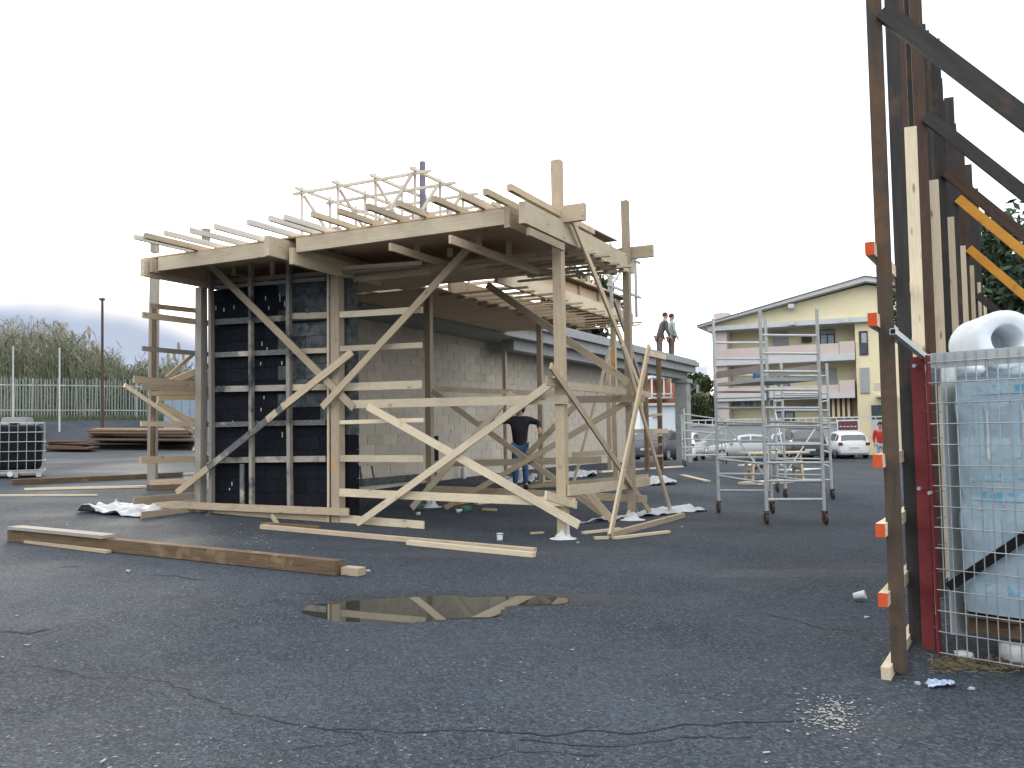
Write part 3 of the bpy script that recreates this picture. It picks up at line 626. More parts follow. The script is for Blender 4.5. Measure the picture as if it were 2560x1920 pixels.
def pillow(mb,c,sx,sy,sz,seed,ex=4.0,n=20,m_=14,amp=.03):
    vs=[]
    for j in range(m_+1):
        ph=-math.pi/2+math.pi*j/m_
        for i in range(n):
            th=2*math.pi*i/n
            def sg(v,e): return math.copysign(abs(v)**e,v)
            x=sg(math.cos(ph),2/ex)*sg(math.cos(th),2/ex); y=sg(math.cos(ph),2/ex)*sg(math.sin(th),2/ex); z=sg(math.sin(ph),2/ex)
            k=1+amp*noise.noise(Vector((x*2+seed,y*2,z*3)))*2
            vs.append((c[0]+x*sx*k,c[1]+y*sy*k,c[2]+z*sz*k))
    mb.add(vs,[(j*n+i,j*n+(i+1)%n,(j+1)*n+(i+1)%n,(j+1)*n+i) for j in range(m_) for i in range(n)],True)
ST=thing('wrapped_sacks','stack of white sacks with blue print wrapped in clear foil inside the mesh cage','sacks')
ang=math.atan2(CX.y,CX.x)
mb=MB(); n,m_=72,60; vs=[]
def stack_r(th,z):
    def sg(v,e): return math.copysign(abs(v)**e,v)
    k=1-.022*abs(math.sin((z-.29)/.35*math.pi))**6*0-.03*smooth(.12,0,abs(((z-.29)%.35)-.175)-.055)*0
    bul=1+.018*math.sin(math.pi*((z-.29)%.35)/.35)
    x=sg(math.cos(th),.22)*.60*bul; y=sg(math.sin(th),.22)*.46*bul
    cr=.016*noise.noise(Vector((x*4,y*4,z*7)))+.010*noise.noise(Vector((x*13+z*9,y*13,z*4)))+.006*noise.noise(Vector((x*22-z*25,y*22,z*30)))
    return x*(1+cr),y*(1+cr)
for jj in range(m_+1):
    z=.28+1.43*jj/m_
    for ii in range(n):
        x,y=stack_r(2*math.pi*ii/n,z); vs.append((x,y,z-.24))
mb.add(vs,[(a*n+b0,a*n+(b0+1)%n,(a+1)*n+(b0+1)%n,(a+1)*n+b0) for a in range(m_) for b0 in range(n)],True); mb.add([vs[m_*n+b0] for b0 in range(n)],[tuple(range(n))])
SO=mb.build('wrapped_block',FOIL,ST,CP(.70,.54,.24),(0,0,ang))
def prn(x0,x1,z0,z1,mt):
    p=MB(); nn=10; q=[]
    for jj in range(5):
        for ii in range(nn+1):
            x=x0+(x1-x0)*ii/nn; z=z0+(z1-z0)*jj/4
            cr=1.0
            th=-math.acos(max(-1,min(1,math.copysign(abs(x/.6)**(1/.22),x)))); xx,yy=stack_r(th,z); q.append((x,yy-.004,z-.24))
    p.add(q,[(jj*(nn+1)+ii,jj*(nn+1)+ii+1,(jj+1)*(nn+1)+ii+1,(jj+1)*(nn+1)+ii) for jj in range(4) for ii in range(nn)],True); p.build('print_band',mt,SO)
for z0,z1 in ((1.60,1.66),(1.08,1.13),(.96,1.02),(.40,.47)): prn(-.50,.40,z0,z1,FGREY); prn(-.44,-.10,z0+.01,z1-.008,BLUE)
for x0 in (-.46,-.26,-.04,.14): prn(x0,x0+.055,1.22,1.54,FGREY); prn(x0+.07,x0+.085,1.2,1.5,PLAST)
for x0 in (-.40,-.15,.1): prn(x0,x0+.07,.56,.86,FGREY)
mb=MB(); mb.box(-.6,.6,-.45,.45,0,.02)
for y in (-.4,0,.36): mb.box(-.6,.6,y,y+.09,-.1,-.0005)
o=mb.build('pallet',WOLD,ST,CP(.72,.56,.24),(0,0,ang))
bd(CP(.06,.03,.42),CP(1.25,.03,1.35),CY,.055,.006,BLACKP,ST,'strap')
RL=thing('plastic_roll','thick white plastic film roll with an open core on top of the wrapped sacks','roll')
mb=MB(); c=apx(2518,848,5.75); ax_=Vector((.12,1,-.02)).normalized(); xx=ax_.cross(ZD).normalized(); yy=xx.cross(ax_); n=30; vs=[]
prof=[(.095,.4),(.095,0),(.11,-.006),(.16,-.012),(.19,0),(.195,.03),(.195,.45)]
for r_,z in prof: vs+=[c+ax_*z+(xx*math.cos(2*math.pi*i/n)*1.05+yy*math.sin(2*math.pi*i/n))*(r_*(1+.03*noise.noise(Vector((math.cos(2*math.pi*i/n)*2,math.sin(2*math.pi*i/n)*2,z*5))))) for i in range(n)]
mb.add(vs,[(k*n+i,k*n+(i+1)%n,(k+1)*n+(i+1)%n,(k+1)*n+i) for k in range(len(prof)-1) for i in range(n)],True)
mb.add([c+ax_*.35+(xx*math.cos(2*math.pi*i/n)+yy*math.sin(2*math.pi*i/n))*.097 for i in range(n)],[tuple(range(n))]); mb.build('film',ROLLW,RL)
mb=MB(); pillow(mb,(0,0,0),.36,.3,.12,9.1,2.6,24,14,.10); mb.build('loose_film',ROLLW,RL,c+Vector((.0,.42,-.16)))
mb=MB(); pillow(mb,(0,0,0),.2,.3,.10,2.7,2.2,24,14,.14); mb.build('loose_film',ROLLW,RL,c+Vector((-.24,.3,-.17)))
# ---------------------------------------------------------------- scaffold towers
def tower(name,label,p1,p2,p3,p4,h1,h2,rung,parent=None,plat=None,wheel=.075,diag=True):
    o=thing(name,label,'scaffold','mobile scaffold towers')
    ps=[Vector(p) for p in (p1,p2,p3,p4)]
    for k,p in enumerate(ps):
        g=gz(p.x,p.y); h=h1 if k<2 else h2
        mb=MB(); mb.tube((p.x,p.y,g+.17),(p.x-.01,p.y,g+h),.025,n=8); mb.build('upright',GALVP,o)
        mb=MB(); wy=p.y-.035*(1 if k%2 else -1); mb.tube((p.x-.018,wy,g+wheel),(p.x+.018,wy,g+wheel),wheel,n=16); w_=mb.build('caster_wheel',RUBB,o)
        mb=MB(); mb.box(p.x-.028,p.x-.021,wy-.02,p.y+.02,g+wheel-.02,g+.17); mb.box(p.x+.021,p.x+.028,wy-.02,p.y+.02,g+wheel-.02,g+.17); mb.box(p.x-.03,p.x+.03,min(wy,p.y)-.03,max(wy,p.y)+.03,g+.165,g+.18); mb.build('caster_fork',RUBB,o)
    for a,b_,h in ((ps[0],ps[1],h1),(ps[2],ps[3],h2)):
        z=.33
        while z<h-.15:
            ga=gz(a.x,a.y)+z; gb=gz(b_.x,b_.y)+z; mb=MB(); mb.tube((a.x,a.y,ga),(b_.x,b_.y,gb),.018,n=7); mb.build('rung',GALVP,o); z+=rung
    for a,b_ in ((ps[0],ps[2]),(ps[1],ps[3])):
        for z in (.55,.8,1.35,1.7):
            mb=MB(); mb.tube((a.x,a.y,gz(a.x,a.y)+z),(b_.x,b_.y,gz(b_.x,b_.y)+z),.015,n=7); mb.build('side_rail',GALVP,o)
    if diag:
        for a,b_,z0,z1 in ((ps[0],ps[2],.6,1.5),(ps[0],ps[3],.45,1.35)):
            mb=MB(); mb.tube((a.x+.03,a.y+.03,gz(a.x,a.y)+z0),(b_.x,b_.y,gz(b_.x,b_.y)+z1),.014,n=7); mb.build('diagonal',GALVP,o)
    if plat:
        a,b_,c,d=ps; z=plat
        mb=MB(); q=[a.lerp(c,.04),b_.lerp(d,.04),d.lerp(b_,.04),c.lerp(a,.04)]
        mb.add([(p.x,p.y,z) for p in q]+[(p.x,p.y,z+.05) for p in q],[(3,2,1,0),(4,5,6,7),(0,1,5,4),(1,2,6,5),(2,3,7,6),(3,0,4,7)]); mb.build('platform',GALVP,o)
        for e,f_ in ((q[0],q[3]),(q[1],q[2])):
            bd((e.x,e.y,z+.17),(f_.x,f_.y,z+.17),SD,.1,.025,WGREY,o,'toe_board')
    return o
t1,t2,t3,t4=gpx(1918,1311),gpx(2062,1310),gpx(1798,1282),gpx(1930,1283)
tower('scaffold_tower','tall galvanised scaffold tower on casters with ladder frames in the open yard',t1,t2,t3,t4,2.9,2.9,.245,plat=2.15)
t5,t6=gpx(2080,1248),gpx(1965,1247)
tower('scaffold_tower','lower scaffold tower on casters right behind the tall one',t6,t5,t6+Vector((.25,1.3,0)),t5+Vector((.3,1.3,0)),2.35,2.2,.30,plat=None)
q1,q2=gpx(1714,1166),gpx(1815,1160)
tower('scaffold_tower','low wide scaffold frame standing beside the concrete pillar',q1,q2,q1+Vector((.15,1.2,0)),q2+Vector((.15,1.2,0)),1.75,1.6,.25)
bk=gpx(1918,1311); k0=zpx(1890,927,2.2)
bo=MB(); bo.lathe([(.0,0),(.055,0),(.06,.11),(.062,.115),(.0,.115)],14); b_=bo.build('paint_can',M('can_blue',(.08,.16,.35)),None,apx(1892,930,12.9)); b_.location.z=2.2+.001+gz(bk.x,bk.y)*0
tag(b_,'small blue and white paint can on the scaffold platform','can')
lid=MB(); lid.lathe([(0,.116),(.063,.116),(.063,.15),(.0,.155)],14); lid.build('lid',PLAST,b_)

# ---------------------------------------------------------------- apartment house
fA=apx(1787,1000,58); fB=apx(2180,1000,54.0); AX=Vector((fB.x-fA.x,fB.y-fA.y,0)).normalized(); AN=Vector((AX.y,-AX.x,0))
def AP(s,n,z): p=fA+AX*s+AN*n; return Vector((p.x,p.y,z))
def apix(x,y,n=0):
    r=ray(x,y); o=Vector((0,0,CZ)); P0=fA+AN*n; t=(P0-o).dot(AN)/r.dot(AN); p=o+r*t; return ((p-fA).dot(AX),p.z)
AH=thing('apartment_house','three storey yellow and pink apartment house with balconies and a low gable roof','building')
def abox(name,mat,x0,x1,y0,y1,n0,n1,parent=AH):
    """box on the facade from picture corners; n0..n1 is its depth range in front of the wall"""
    s0,z1=apix(x0,y0,n1); s1,_=apix(x1,y0,n1); _,z0=apix((x0+x1)/2,y1,n1)
    mb=MB(); vs=[AP(s,n,z) for z in (z0,z1) for (s,n) in ((s0,n0),(s0,n1),(s1,n1),(s1,n0))]
    mb.add(vs,[(3,2,1,0),(4,5,6,7),(0,1,5,4),(1,2,6,5),(2,3,7,6),(3,0,4,7)]); return mb.build(name,mat,parent)
def sbox(name,mat,s0,s1,z0,z1,n0,n1,parent=AH):
    mb=MB(); vs=[AP(s,n,z) for z in (z0,z1) for (s,n) in ((s0,n0),(s0,n1),(s1,n1),(s1,n0))]
    mb.add(vs,[(3,2,1,0),(4,5,6,7),(0,1,5,4),(1,2,6,5),(2,3,7,6),(3,0,4,7)]); return mb.build(name,mat,parent)
sE,zE=apix(1787,828); sAp,zAp=apix(2165,712); WID=sAp*2
sbox('wall',YWALL,0.05,WID,-.4,zE+.1,-11,-1.45)
sS,_=apix(2140,900); sbox('stair_wall',YWALL,sS,WID,-.4,zE+.1,-1.45,0)
# gable over everything
mb=MB(); EO,EZ=apix(1748,822); pr=[(EO,EZ),(WID-EO,EZ),(sAp,zAp)]
mb.add([AP(s,n,z) for n in (0,-11) for s,z in pr],[(0,1,2),(5,4,3),(0,3,4,1),(1,4,5,2),(2,5,3,0)]); mb.build('gable_wall',YWALL,AH)
sbox('eave_beam',GREYT,-.25,WID+.2,zE-.02,zE+.28,-11.2,.45)
for sgn in (0,1):
    e=(EO,EZ) if not sgn else (WID-EO,EZ); mb=MB()
    vs=[]
    for n in (.75,-11.5):
        vs+=[AP(e[0],n,e[1]),AP(sAp,n,zAp+.12),AP(sAp,n,zAp+.42),AP(e[0],n,e[1]+.12)]
    mb.add(vs,[(0,1,2,3),(7,6,5,4),(0,4,5,1),(1,5,6,2),(2,6,7,3),(3,7,4,0)] if not sgn else [(3,2,1,0),(4,5,6,7),(1,5,4,0),(2,6,5,1),(3,7,6,2),(0,4,7,3)])
    rf=mb.build('roof',GREYT,AH)
    mb=MB(); vs=[]
    for n in (.85,-11.6):
        vs+=[AP(e[0],n,e[1]+.125),AP(sAp,n,zAp+.425),AP(sAp,n,zAp+.465),AP(e[0],n,e[1]+.16)]
    mb.add(vs,[(0,1,2,3),(7,6,5,4),(0,4,5,1),(1,5,6,2),(2,6,7,3),(3,7,4,0)] if not sgn else [(3,2,1,0),(4,5,6,7),(1,5,4,0),(2,6,5,1),(3,7,6,2),(0,4,7,3)])
    mb.build('tiles',ROOFT,rf)
for x,y in ((1977,764),(1980,806),(2114,800)): abox('beam_end',GREYT,x-7,x+7,y-4,y+6,.2,.75)
abox('chimney',PINK,1784,1821,783,812,-1.6,-.6)
abox('side_pier',PINK,1789,1816,825,1112,-1.4,.02)
for yt,yb,ys in ((868,899,899),(968,991,991)):
    abox('balcony_parapet',PINK,1790 if yt>900 else 1790,2098,yt+(6 if yt<900 else 4),yb,.0,.18)
    sl0,zz=apix(1790,yb+3); abox('balcony_slab',GREYT,1789,2137,yb,yb+8,-1.45,.25)
    abox('balcony_box',PINK,2098,2136,yt-14 if yt<900 else 951,yb-.5,-1.3,.22)
# windows: frame, pane or shutter
def window(x0,x1,y0,y1,kind,n=-1.42):
    w_=abox('window',DARKW if kind!='shut' else GREYT,x0-1,x1+1,y0-1,y1+1,n,n+.06)
    if kind=='shut': abox('shutter',SHUT,x0,x1,y0,y1,n+.065,n+.12,w_)
    elif kind=='pale':
        xm=(x0+x1)/2; abox('roller_box',SHUT,x0,x1,y0,y0+9,n+.062,n+.1,w_)
        abox('pane',GLSL,x0+2,xm-1.5,y0+12,y1-2,n+.062,n+.075,w_); abox('pane',GLSL,xm+1.5,x1-2,y0+12,y1-2,n+.062,n+.075,w_)
    else:
        ym=(y0+y1)/2; abox('pane',GLSL,x0+5,x1-2,y0+4,ym-1,n+.062,n+.075,w_); abox('pane',GLS,x0+2,x1-2,ym+2,y1-2,n+.062,n+.075,w_)
    return w_
window(1932,1971,832,868,'shut'); window(2050,2086,826,868,'pale'); window(2148,2168,829,887,'half',.0); window(2150,2172,920,982,'shut',.0)
window(2056,2090,922,970,'shut'); window(1945,1972,942,975,'pale'); window(1817,1827,832,862,'shut'); window(1940,1985,1020,1050,'pale')
abox('recess_shade_plate',GLS,1817,1830,912,960,-1.42,-1.38); abox('planter',DARKW,2004,2028,842,855,-1.42,-1.2)  # the recess is a flat dark plate, its shade given by colour
abox('door',GLS,2178,2211,1013,1048,.01,.05); abox('door',GREYT,2178,2211,1050,1094,.01,.06)
abox('porch_roof',GREYT,2188,2240,988,992,0,1.2); abox('wall_plaque',PINK,2186,2205,958,975,.01,.03)
abox('ground_pier',PINK,1789,1822,1000,1085,-1.3,.0)
for i in range(9):
    abox('slat',YWALL if i%2 else DARKW,2073+i*6.4,2079+i*6.4,994,1043,-.6,-.55)
for x in (1838,1868): 
    a=abox('air_conditioner',GREYT,x,x+24,1000,1016,-1.4,-1.0); abox('fan_grille',GLS,x+3,x+14,1003,1014,-.998,-.98,a)
for y in (978,1010,1020): abox('window_sill',GREYT,1998,2040,y,y+3,-1.42,-1.2)
abox('drain_pipe',GREYT,1787.0,1790,824,1100,.03,.1)
GW=thing('garden_wall','long grey street wall with railing in front of the apartment house','wall')
sW0,_=apix(1722,1060,4); sW1,_=apix(2140,1060,4)
sbox('wall',GWALL,sW0,sW1,-.4,apix(1900,1062,4)[1],3.8,4.0,GW); sbox('coping',GREYT,sW0-.05,sW1+.05,apix(1900,1062,4)[1]+.002,apix(1900,1058,4)[1],3.72,4.08,GW)
for i in range(26):
    s=sW0+.15+i*.42; sbox('baluster',PLAST if i%2 else GREYT,s,s+.05,apix(1900,1058,4)[1]+.003,apix(1900,1049,4)[1],3.87,3.93,GW)
sbox('handrail',GREYT,sW0,sW0+11,apix(1900,1049,4)[1]+.003,apix(1900,1046,4)[1],3.85,3.95,GW)
sg=abox('sign_board',WWALL,2092,2147,1050,1079,4.1,4.18,None); tag(sg,'white framed dark red advertising board on the street wall','sign')
abox('sign_panel',M('sign_red',(.16,.035,.035),(.06,.03,.03),30,.5),2095,2144,1053,1075,4.182,4.19,sg)
for k in range(5):
    abox('sign_lettering',PLAST,2099+k*9,2105+k*9,1065,1067.5,4.191,4.195,sg)

# ---------------------------------------------------------------- cars
def car(px,py,d,yaw,paint,label,kind='hatch',scale=1.0,stand=None):
    p=gpx(px,py) if d is None else apx(px,py,d); g=gz(p.x,p.y)
    o=thing('parked_car',label,'car','cars parked along the street',(p.x,p.y,g),R(yaw)); o.scale=(scale,)*3
    if kind=='hatch': st=[(-2.0,.30,.62,.62,.74,.70),(-1.95,.22,.80,.95,.80,.70),(-1.75,.2,.92,1.30,.84,.66),(-1.3,.2,.93,1.46,.86,.64),(-.2,.2,.93,1.50,.87,.65),(.45,.2,.92,1.40,.87,.64),(1.05,.2,.90,.95,.86,.72),(1.75,.22,.80,.82,.80,.70),(2.0,.30,.60,.62,.68,.60)]
    elif kind=='suv': st=[(-2.1,.35,.72,.75,.78,.72),(-2.05,.28,.95,1.1,.84,.72),(-1.85,.26,1.02,1.50,.88,.72),(-1.3,.26,1.03,1.66,.9,.70),(-.1,.26,1.03,1.68,.9,.70),(.5,.26,1.02,1.58,.9,.68),(1.1,.26,1.0,1.06,.88,.76),(1.85,.28,.92,.94,.84,.74),(2.1,.36,.7,.72,.72,.64)]
    else: st=[(-2.2,.30,.70,.72,.74,.70),(-2.1,.22,.88,.92,.80,.72),(-1.5,.2,.92,.98,.84,.70),(-.95,.2,.92,1.36,.86,.62),(-.2,.2,.92,1.42,.86,.63),(.35,.2,.90,1.34,.86,.62),(1.05,.2,.88,.92,.85,.72),(1.85,.22,.78,.80,.80,.70),(2.15,.30,.58,.60,.66,.6)]
    vs=[]; 
    for x,zl,zb,zr,hb,hr in st: vs+=[(x,-hb*.94,zl),(x,-hb,(zl+zb)/2),(x,-hb*.97,zb),(x,-hr,max(zr-.05,zb+.001)),(x,-hr*.6,zr),(x,hr*.6,zr),(x,hr,max(zr-.05,zb+.001)),(x,hb*.97,zb),(x,hb,(zl+zb)/2),(x,hb*.94,zl)]
    n=10; fs=[(k*n+i,k*n+i+1,(k+1)*n+i+1,(k+1)*n+i) for k in range(len(st)-1) for i in range(n-1)]+[(k*n+9,k*n,(k+1)*n,(k+1)*n+9) for k in range(len(st)-1)]
    fs+=[tuple(range(9,-1,-1)),tuple(range((len(st)-1)*n,len(st)*n))]
    mb=MB(); mb.add(vs,fs,True); mb.build('body',paint,o)
    def lerp(k,t,i): 
        a=Vector(vs[k*n+i]); b_=Vector(vs[(k+1)*n+i]); return a.lerp(b_,t)
    def pane(name,pts,out):
        mb=MB(); out=Vector(out); q=[Vector(p)+out*.012 for p in pts]; mb.add(q,[(0,1,2,3),(3,2,1,0)]); mb.build(name,GLS,o)
    ri,fi=1 if kind!='sedan' else 2,5
    def gl(k,i0,i1,t0=.12,t1=.9,mrg=.1):
        a,b_=lerp(k,t0,i0),lerp(k,t0,i1); c,d_=lerp(k,t1,i1),lerp(k,t1,i0); return [a.lerp(b_,mrg),b_.lerp(a,mrg),c.lerp(d_,mrg),d_.lerp(c,mrg)]
    for nm,k,t0,t1,ou in (('rear_window',ri,.12,.97,(-.8,0,.6)),('windscreen',fi,.06,.93,(.7,0,.7))):
        mb=MB(); ou=Vector(ou)*.014; q=[lerp(k,t0,i)+ou for i in (3,4,5,6)]+[lerp(k,t1,i)+ou for i in (3,4,5,6)]
        q[0]=q[0].lerp(q[1],.12); q[3]=q[3].lerp(q[2],.12); q[4]=q[4].lerp(q[5],.12); q[7]=q[7].lerp(q[6],.12)
        mb.add(q,[(0,1,5,4),(1,2,6,5),(2,3,7,6)]); mb.build(nm,GLS,o)
    for sgn,i0,i1 in ((-1,2,3),(1,7,6)):
        for k in (2,3,4):
            t0,t1=(.1,.95); a,b_,c,d_=lerp(k,t0,i0),lerp(k,t0,i1),lerp(k,t1,i1),lerp(k,t1,i0)
            pane('side_window',[a.lerp(b_,.1),a.lerp(b_,.86),d_.lerp(c,.86),d_.lerp(c,.1)],(0,sgn,.25))
        for x in (-1.3,1.3):
            z=.31; y0=sgn*st[3][4]*.96
            mb=MB(); mb.tube((x,y0-sgn*.16,z),(x,y0+sgn*.015,z),.31,n=20); w_=mb.build('wheel',RUB,o)
            mb=MB(); mb.tube((x,y0+sgn*.016,z),(x,y0+sgn*.03,z),.19,n=16); mb.build('rim',GALV,w_)
        xr=st[0][0]; mb=MB(); mb.box(xr-.005,xr+.12,sgn*.70-.10,sgn*.70+.10,.72 if kind!='suv' else .82,.88 if kind!='suv' else 1.02); mb.build('tail_light',RED,o)
        xf=st[-1][0]; mb=MB(); mb.box(xf-.22,xf-.06,sgn*.58-.13,sgn*.58+.13,.60,.74); mb.build('headlight',GLSL,o)
        mb=MB(); mb.box(.75,.9,sgn*.9-.09,sgn*.9+.09,.92,1.06); mb.build('mirror',paint,o)
    xr=st[0][0]; mb=MB(); mb.box(xr-.04,xr+.1,-.72,.72,.32,.5); mb.build('rear_bumper',paint,o)
    mb=MB(); mb.box(xr-.02,xr+.02,-.26,.26,.53,.63); mb.build('number_plate',PLAST,o)
    xf=st[-1][0]; mb=MB(); mb.box(xf-.1,xf+.03,-.6,.6,.32,.46); mb.build('front_bumper',paint,o)
    return o
def paint(n,c): return M(n,c,tuple(x*.95 for x in c),3,.3,spec=.6,coat=.4)
PW=paint('car_white',(.68,.71,.73)); PS=paint('car_silver',(.36,.38,.39)); PB=paint('car_pale_blue',(.28,.40,.46)); PD=paint('car_graphite',(.055,.065,.085)); PK=paint('car_dark',(.025,.028,.032)); PR=paint('car_red',(.4,.03,.03))
car(2112,1139,49.5,84,PW,'white hatchback seen from behind, parked beside the pedestrian in red')
car(1865,1118,48,170,PS,'silver saloon parked before the street wall behind the scaffold','sedan')
car(1955,1110,50.5,160,PB,'pale blue hatchback parked between silver saloon and dark van')
car(2003,1128,47,84,PK,'black off road car parked behind the scaffold tower','suv')
car(1653,1126,43,60,PD,'graphite hatchback seen between the prop frame and concrete pillar')
car(1712,1118,46,70,PW,'white hatchback mostly hidden behind the concrete pillar')
# small red three wheel van
p=apx(2075,1104,54); tv=thing('three_wheeler','small red three wheel van parked by the street wall','van',None,(p.x,p.y,gz(p.x,p.y)),R(95))
mb=MB(); prof=[(-.1,.35),(.75,.35),(.95,.6),(.8,1.0),(.55,1.55),(-.1,1.6)]
mb.add([(x,-.55,z) for x,z in prof]+[(x,.55,z) for x,z in prof],[tuple(range(5,-1,-1)),tuple(range(6,12))]+[(i,(i+1)%6,6+(i+1)%6,6+i) for i in range(6)]); mb.build('cab',PR,tv)
mb=MB(); mb.box(-1.4,-.12,-.6,.6,.5,1.0); mb.build('load_bed',PR,tv)
mb=MB(); mb.add([(.83,-.42,1.02),(.83,.42,1.02),(.60,.38,1.5),(.60,-.38,1.5)],[(0,1,2,3)]); mb.build('windscreen',GLS,tv)
for x,y in ((.6,0),(-1.0,.5),(-1.0,-.5)):
    mb=MB(); mb.tube((x,y-.06,.22),(x,y+.06,.22),.22,n=16); mb.build('wheel',RUB,tv)
for y in (-.3,.3):
    mb=MB(); mb.tube((.86,y,.72),(.96,y,.72),.09,n=12); mb.build('headlight',GLSL,tv)

# ---------------------------------------------------------------- houses and trees beyond
def simple_box(name,mat,a,b_,z0,z1,dep,parent):
    ax=(b_-a); ax.z=0; ax.normalize(); nn=Vector((-ax.y,ax.x,0)); mb=MB()
    vs=[Vector((p.x,p.y,z)) for z in (z0,z1) for p in (a,b_,b_+nn*dep,a+nn*dep)]
    mb.add(vs,[(3,2,1,0),(4,5,6,7),(0,1,5,4),(1,2,6,5),(2,3,7,6),(3,0,4,7)]); return mb.build(name,mat,parent)
def hz(y,d,x=1660): return apx(x,y,d).z
OH=thing('orange_house','orange rendered house with white balcony roof and columns seen left of the pillar','building')
a,b_=apx(1600,1000,66),apx(1700,1000,66)
simple_box('wall',OWALL,a,b_,-.3,hz(936,66),8,OH)
a,b_=apx(1628,1000,63.5),apx(1682,1000,63.5); simple_box('balcony_roof',WWALL,a,b_,hz(944,63.5),hz(938,63.5),2.5,OH); simple_box('balcony_slab',GREYT,a,b_,hz(996,63.5),hz(992,63.5),2.5,OH); simple_box('balcony_rail',WWALL,a,b_,hz(986,63.5),hz(983,63.5),.1,OH)
for x in (1631,1661,1679): simple_box('column',WWALL,apx(x-1.5,1000,63.6),apx(x+1.5,1000,63.6),hz(992,63.5),hz(944,63.5),.2,OH)
w_=simple_box('window',DARKW,apx(1640,1000,65.9),apx(1656,1000,65.9),hz(990,66),hz(955,66),.09,OH); simple_box('pane',GLS,apx(1642,1000,65.85),apx(1654,1000,65.85),hz(988,66),hz(957,66),.04,w_)
WH=thing('white_shed','plain white shed below the orange house','building')
a,b_=apx(1600,1040,58),apx(1688,1040,58); simple_box('wall',WWALL,a,b_,-.3,hz(1014,58),4,WH); simple_box('roof',GREYT,a-Vector((.2,.3,0)),b_+Vector((.2,-.3,0)),hz(1014,58)+.005,hz(1008,58),4.6,WH)
simple_box('vent',SHUT,apx(1632,1040,57.97),apx(1648,1040,57.97),hz(1046,58),hz(1034,58),.02,WH)
BH=thing('brown_house','distant brown house with pale flat top behind the green tree','building')
a,b_=apx(1705,960,82),apx(1775,960,82); simple_box('wall',M('render_brown',(.22,.16,.13)),a,b_,-.3,hz(945,82,1740),8,BH); simple_box('roof_tank',WWALL,apx(1716,930,81.5),apx(1770,930,81.5),hz(945,82,1740)+.01,hz(918,82,1740),5,BH)
for x in (1726,1740): 
    w_=simple_box('window',DARKW,apx(x,960,81.9),apx(x+8,960,81.9),hz(985,82,1740),hz(960,82,1740),.08,BH); simple_box('pane',GLSL,apx(x+1,960,81.85),apx(x+7,960,81.85),hz(983,82,1740),hz(962,82,1740),.04,w_)
RH=thing('tiled_house','low house with tiled roof glimpsed behind the shutter panel','building')
a,b_=apx(2380,900,40),apx(2760,900,36); simple_box('wall',YWALL,a,b_,-.3,hz(760,40,2500),8,RH)
mb=MB(); z0=hz(758,40,2500); z1=hz(690,44,2500); 
ax=(b_-a).normalized(); nn=Vector((-ax.y,ax.x,0)); a2=a-nn*.6; b2=b_-nn*.6
mb.add([Vector((a2.x,a2.y,z0)),Vector((b2.x,b2.y,z0)),Vector(((b2+nn*5).x,(b2+nn*5).y,z1)),Vector(((a2+nn*5).x,(a2+nn*5).y,z1)),Vector((a2.x,a2.y,z0-.15)),Vector((b2.x,b2.y,z0-.15)),Vector(((b2+nn*5).x,(b2+nn*5).y,z1-.15)),Vector(((a2+nn*5).x,(a2+nn*5).y,z1-.15))],[(0,1,2,3),(7,6,5,4),(0,4,5,1),(1,5,6,2),(2,6,7,3),(3,7,4,0)]); mb.build('roof',ROOFT,RH)
def tree(name,label,base,h,rad,mat,nleaf,leaf,trunk_h,seed,flat=1.0,group=None,clumps=26):
    rnd=random.Random(seed); o=thing(name,label,'tree',group,base)
    mb=MB(); tr=h*.022+.05
    pts=[Vector((0,0,-.1))]; 
    for i in range(1,5): pts.append(Vector((rnd.uniform(-.12,.12)*i*.4,rnd.uniform(-.12,.12)*i*.4,trunk_h*1.25*i/4)))
    for i in range(4): mb.tube(pts[i],pts[i+1],tr*(1-.15*i),tr*(1-.15*(i+1)),8,False)
    cs=[]
    for k in range(clumps):
        while True:
            q=Vector((rnd.uniform(-1,1),rnd.uniform(-1,1),rnd.uniform(-1,1)))
            if .25<q.length<1: break
        c=Vector((q.x*rad,q.y*rad,trunk_h+(h-trunk_h)*.5+q.z*(h-trunk_h)*.5*flat)); cs.append((c,rnd.uniform(.22,.42)*rad))
        s=pts[rnd.randint(2,4)]; mid=s.lerp(c,.5)+Vector((rnd.uniform(-.2,.2),rnd.uniform(-.2,.2),-.1)); mb.tube(s,mid,tr*.35,tr*.22,5,False); mb.tube(mid,c,tr*.22,tr*.06,5,False)
    mb.build('trunk',BARK,o)
    lb=MB(); vs=[];fs=[]
    for i in range(nleaf):
        c,r_=cs[rnd.randrange(len(cs))]
        d=Vector((rnd.gauss(0,1),rnd.gauss(0,1),rnd.gauss(0,.75))).normalized()*r_*(rnd.random()**.45)
        p=c+d; n=(Vector((rnd.gauss(0,1),rnd.gauss(0,1),rnd.gauss(0,1)))+d.normalized()*.6).normalized(); x=n.orthogonal().normalized(); y=n.cross(x); a=rnd.uniform(0,6.28); x2=x*math.cos(a)+y*math.sin(a); y2=n.cross(x2); l=leaf*rnd.uniform(.6,1.3)
        k=len(vs); vs+=[p-x2*l,p+y2*l*.4,p+x2*l,p-y2*l*.4]; fs.append((k,k+1,k+2,k+3))
    lb.add(vs,fs); lb.build('crown',mat,o); return o
def gb(x,d): p=apx(x,1080,d); return (p.x,p.y,gz(p.x,p.y))
tree('broadleaf_tree','dense green tree between the concrete pillar and apartment house',gb(1752,62),5.6,1.7,LEAF,5000,.16,.8,3,group=None)
tree('broadleaf_tree','smaller olive green tree next to the brown house',gb(1722,68),5.0,1.2,LEAF,2500,.16,.9,5)
tree('pine_tree','big dark stone pine rising behind the tall shutter panel',gb(2560,30),8.2,3.3,PINE,16000,.17,3.4,11,clumps=40)
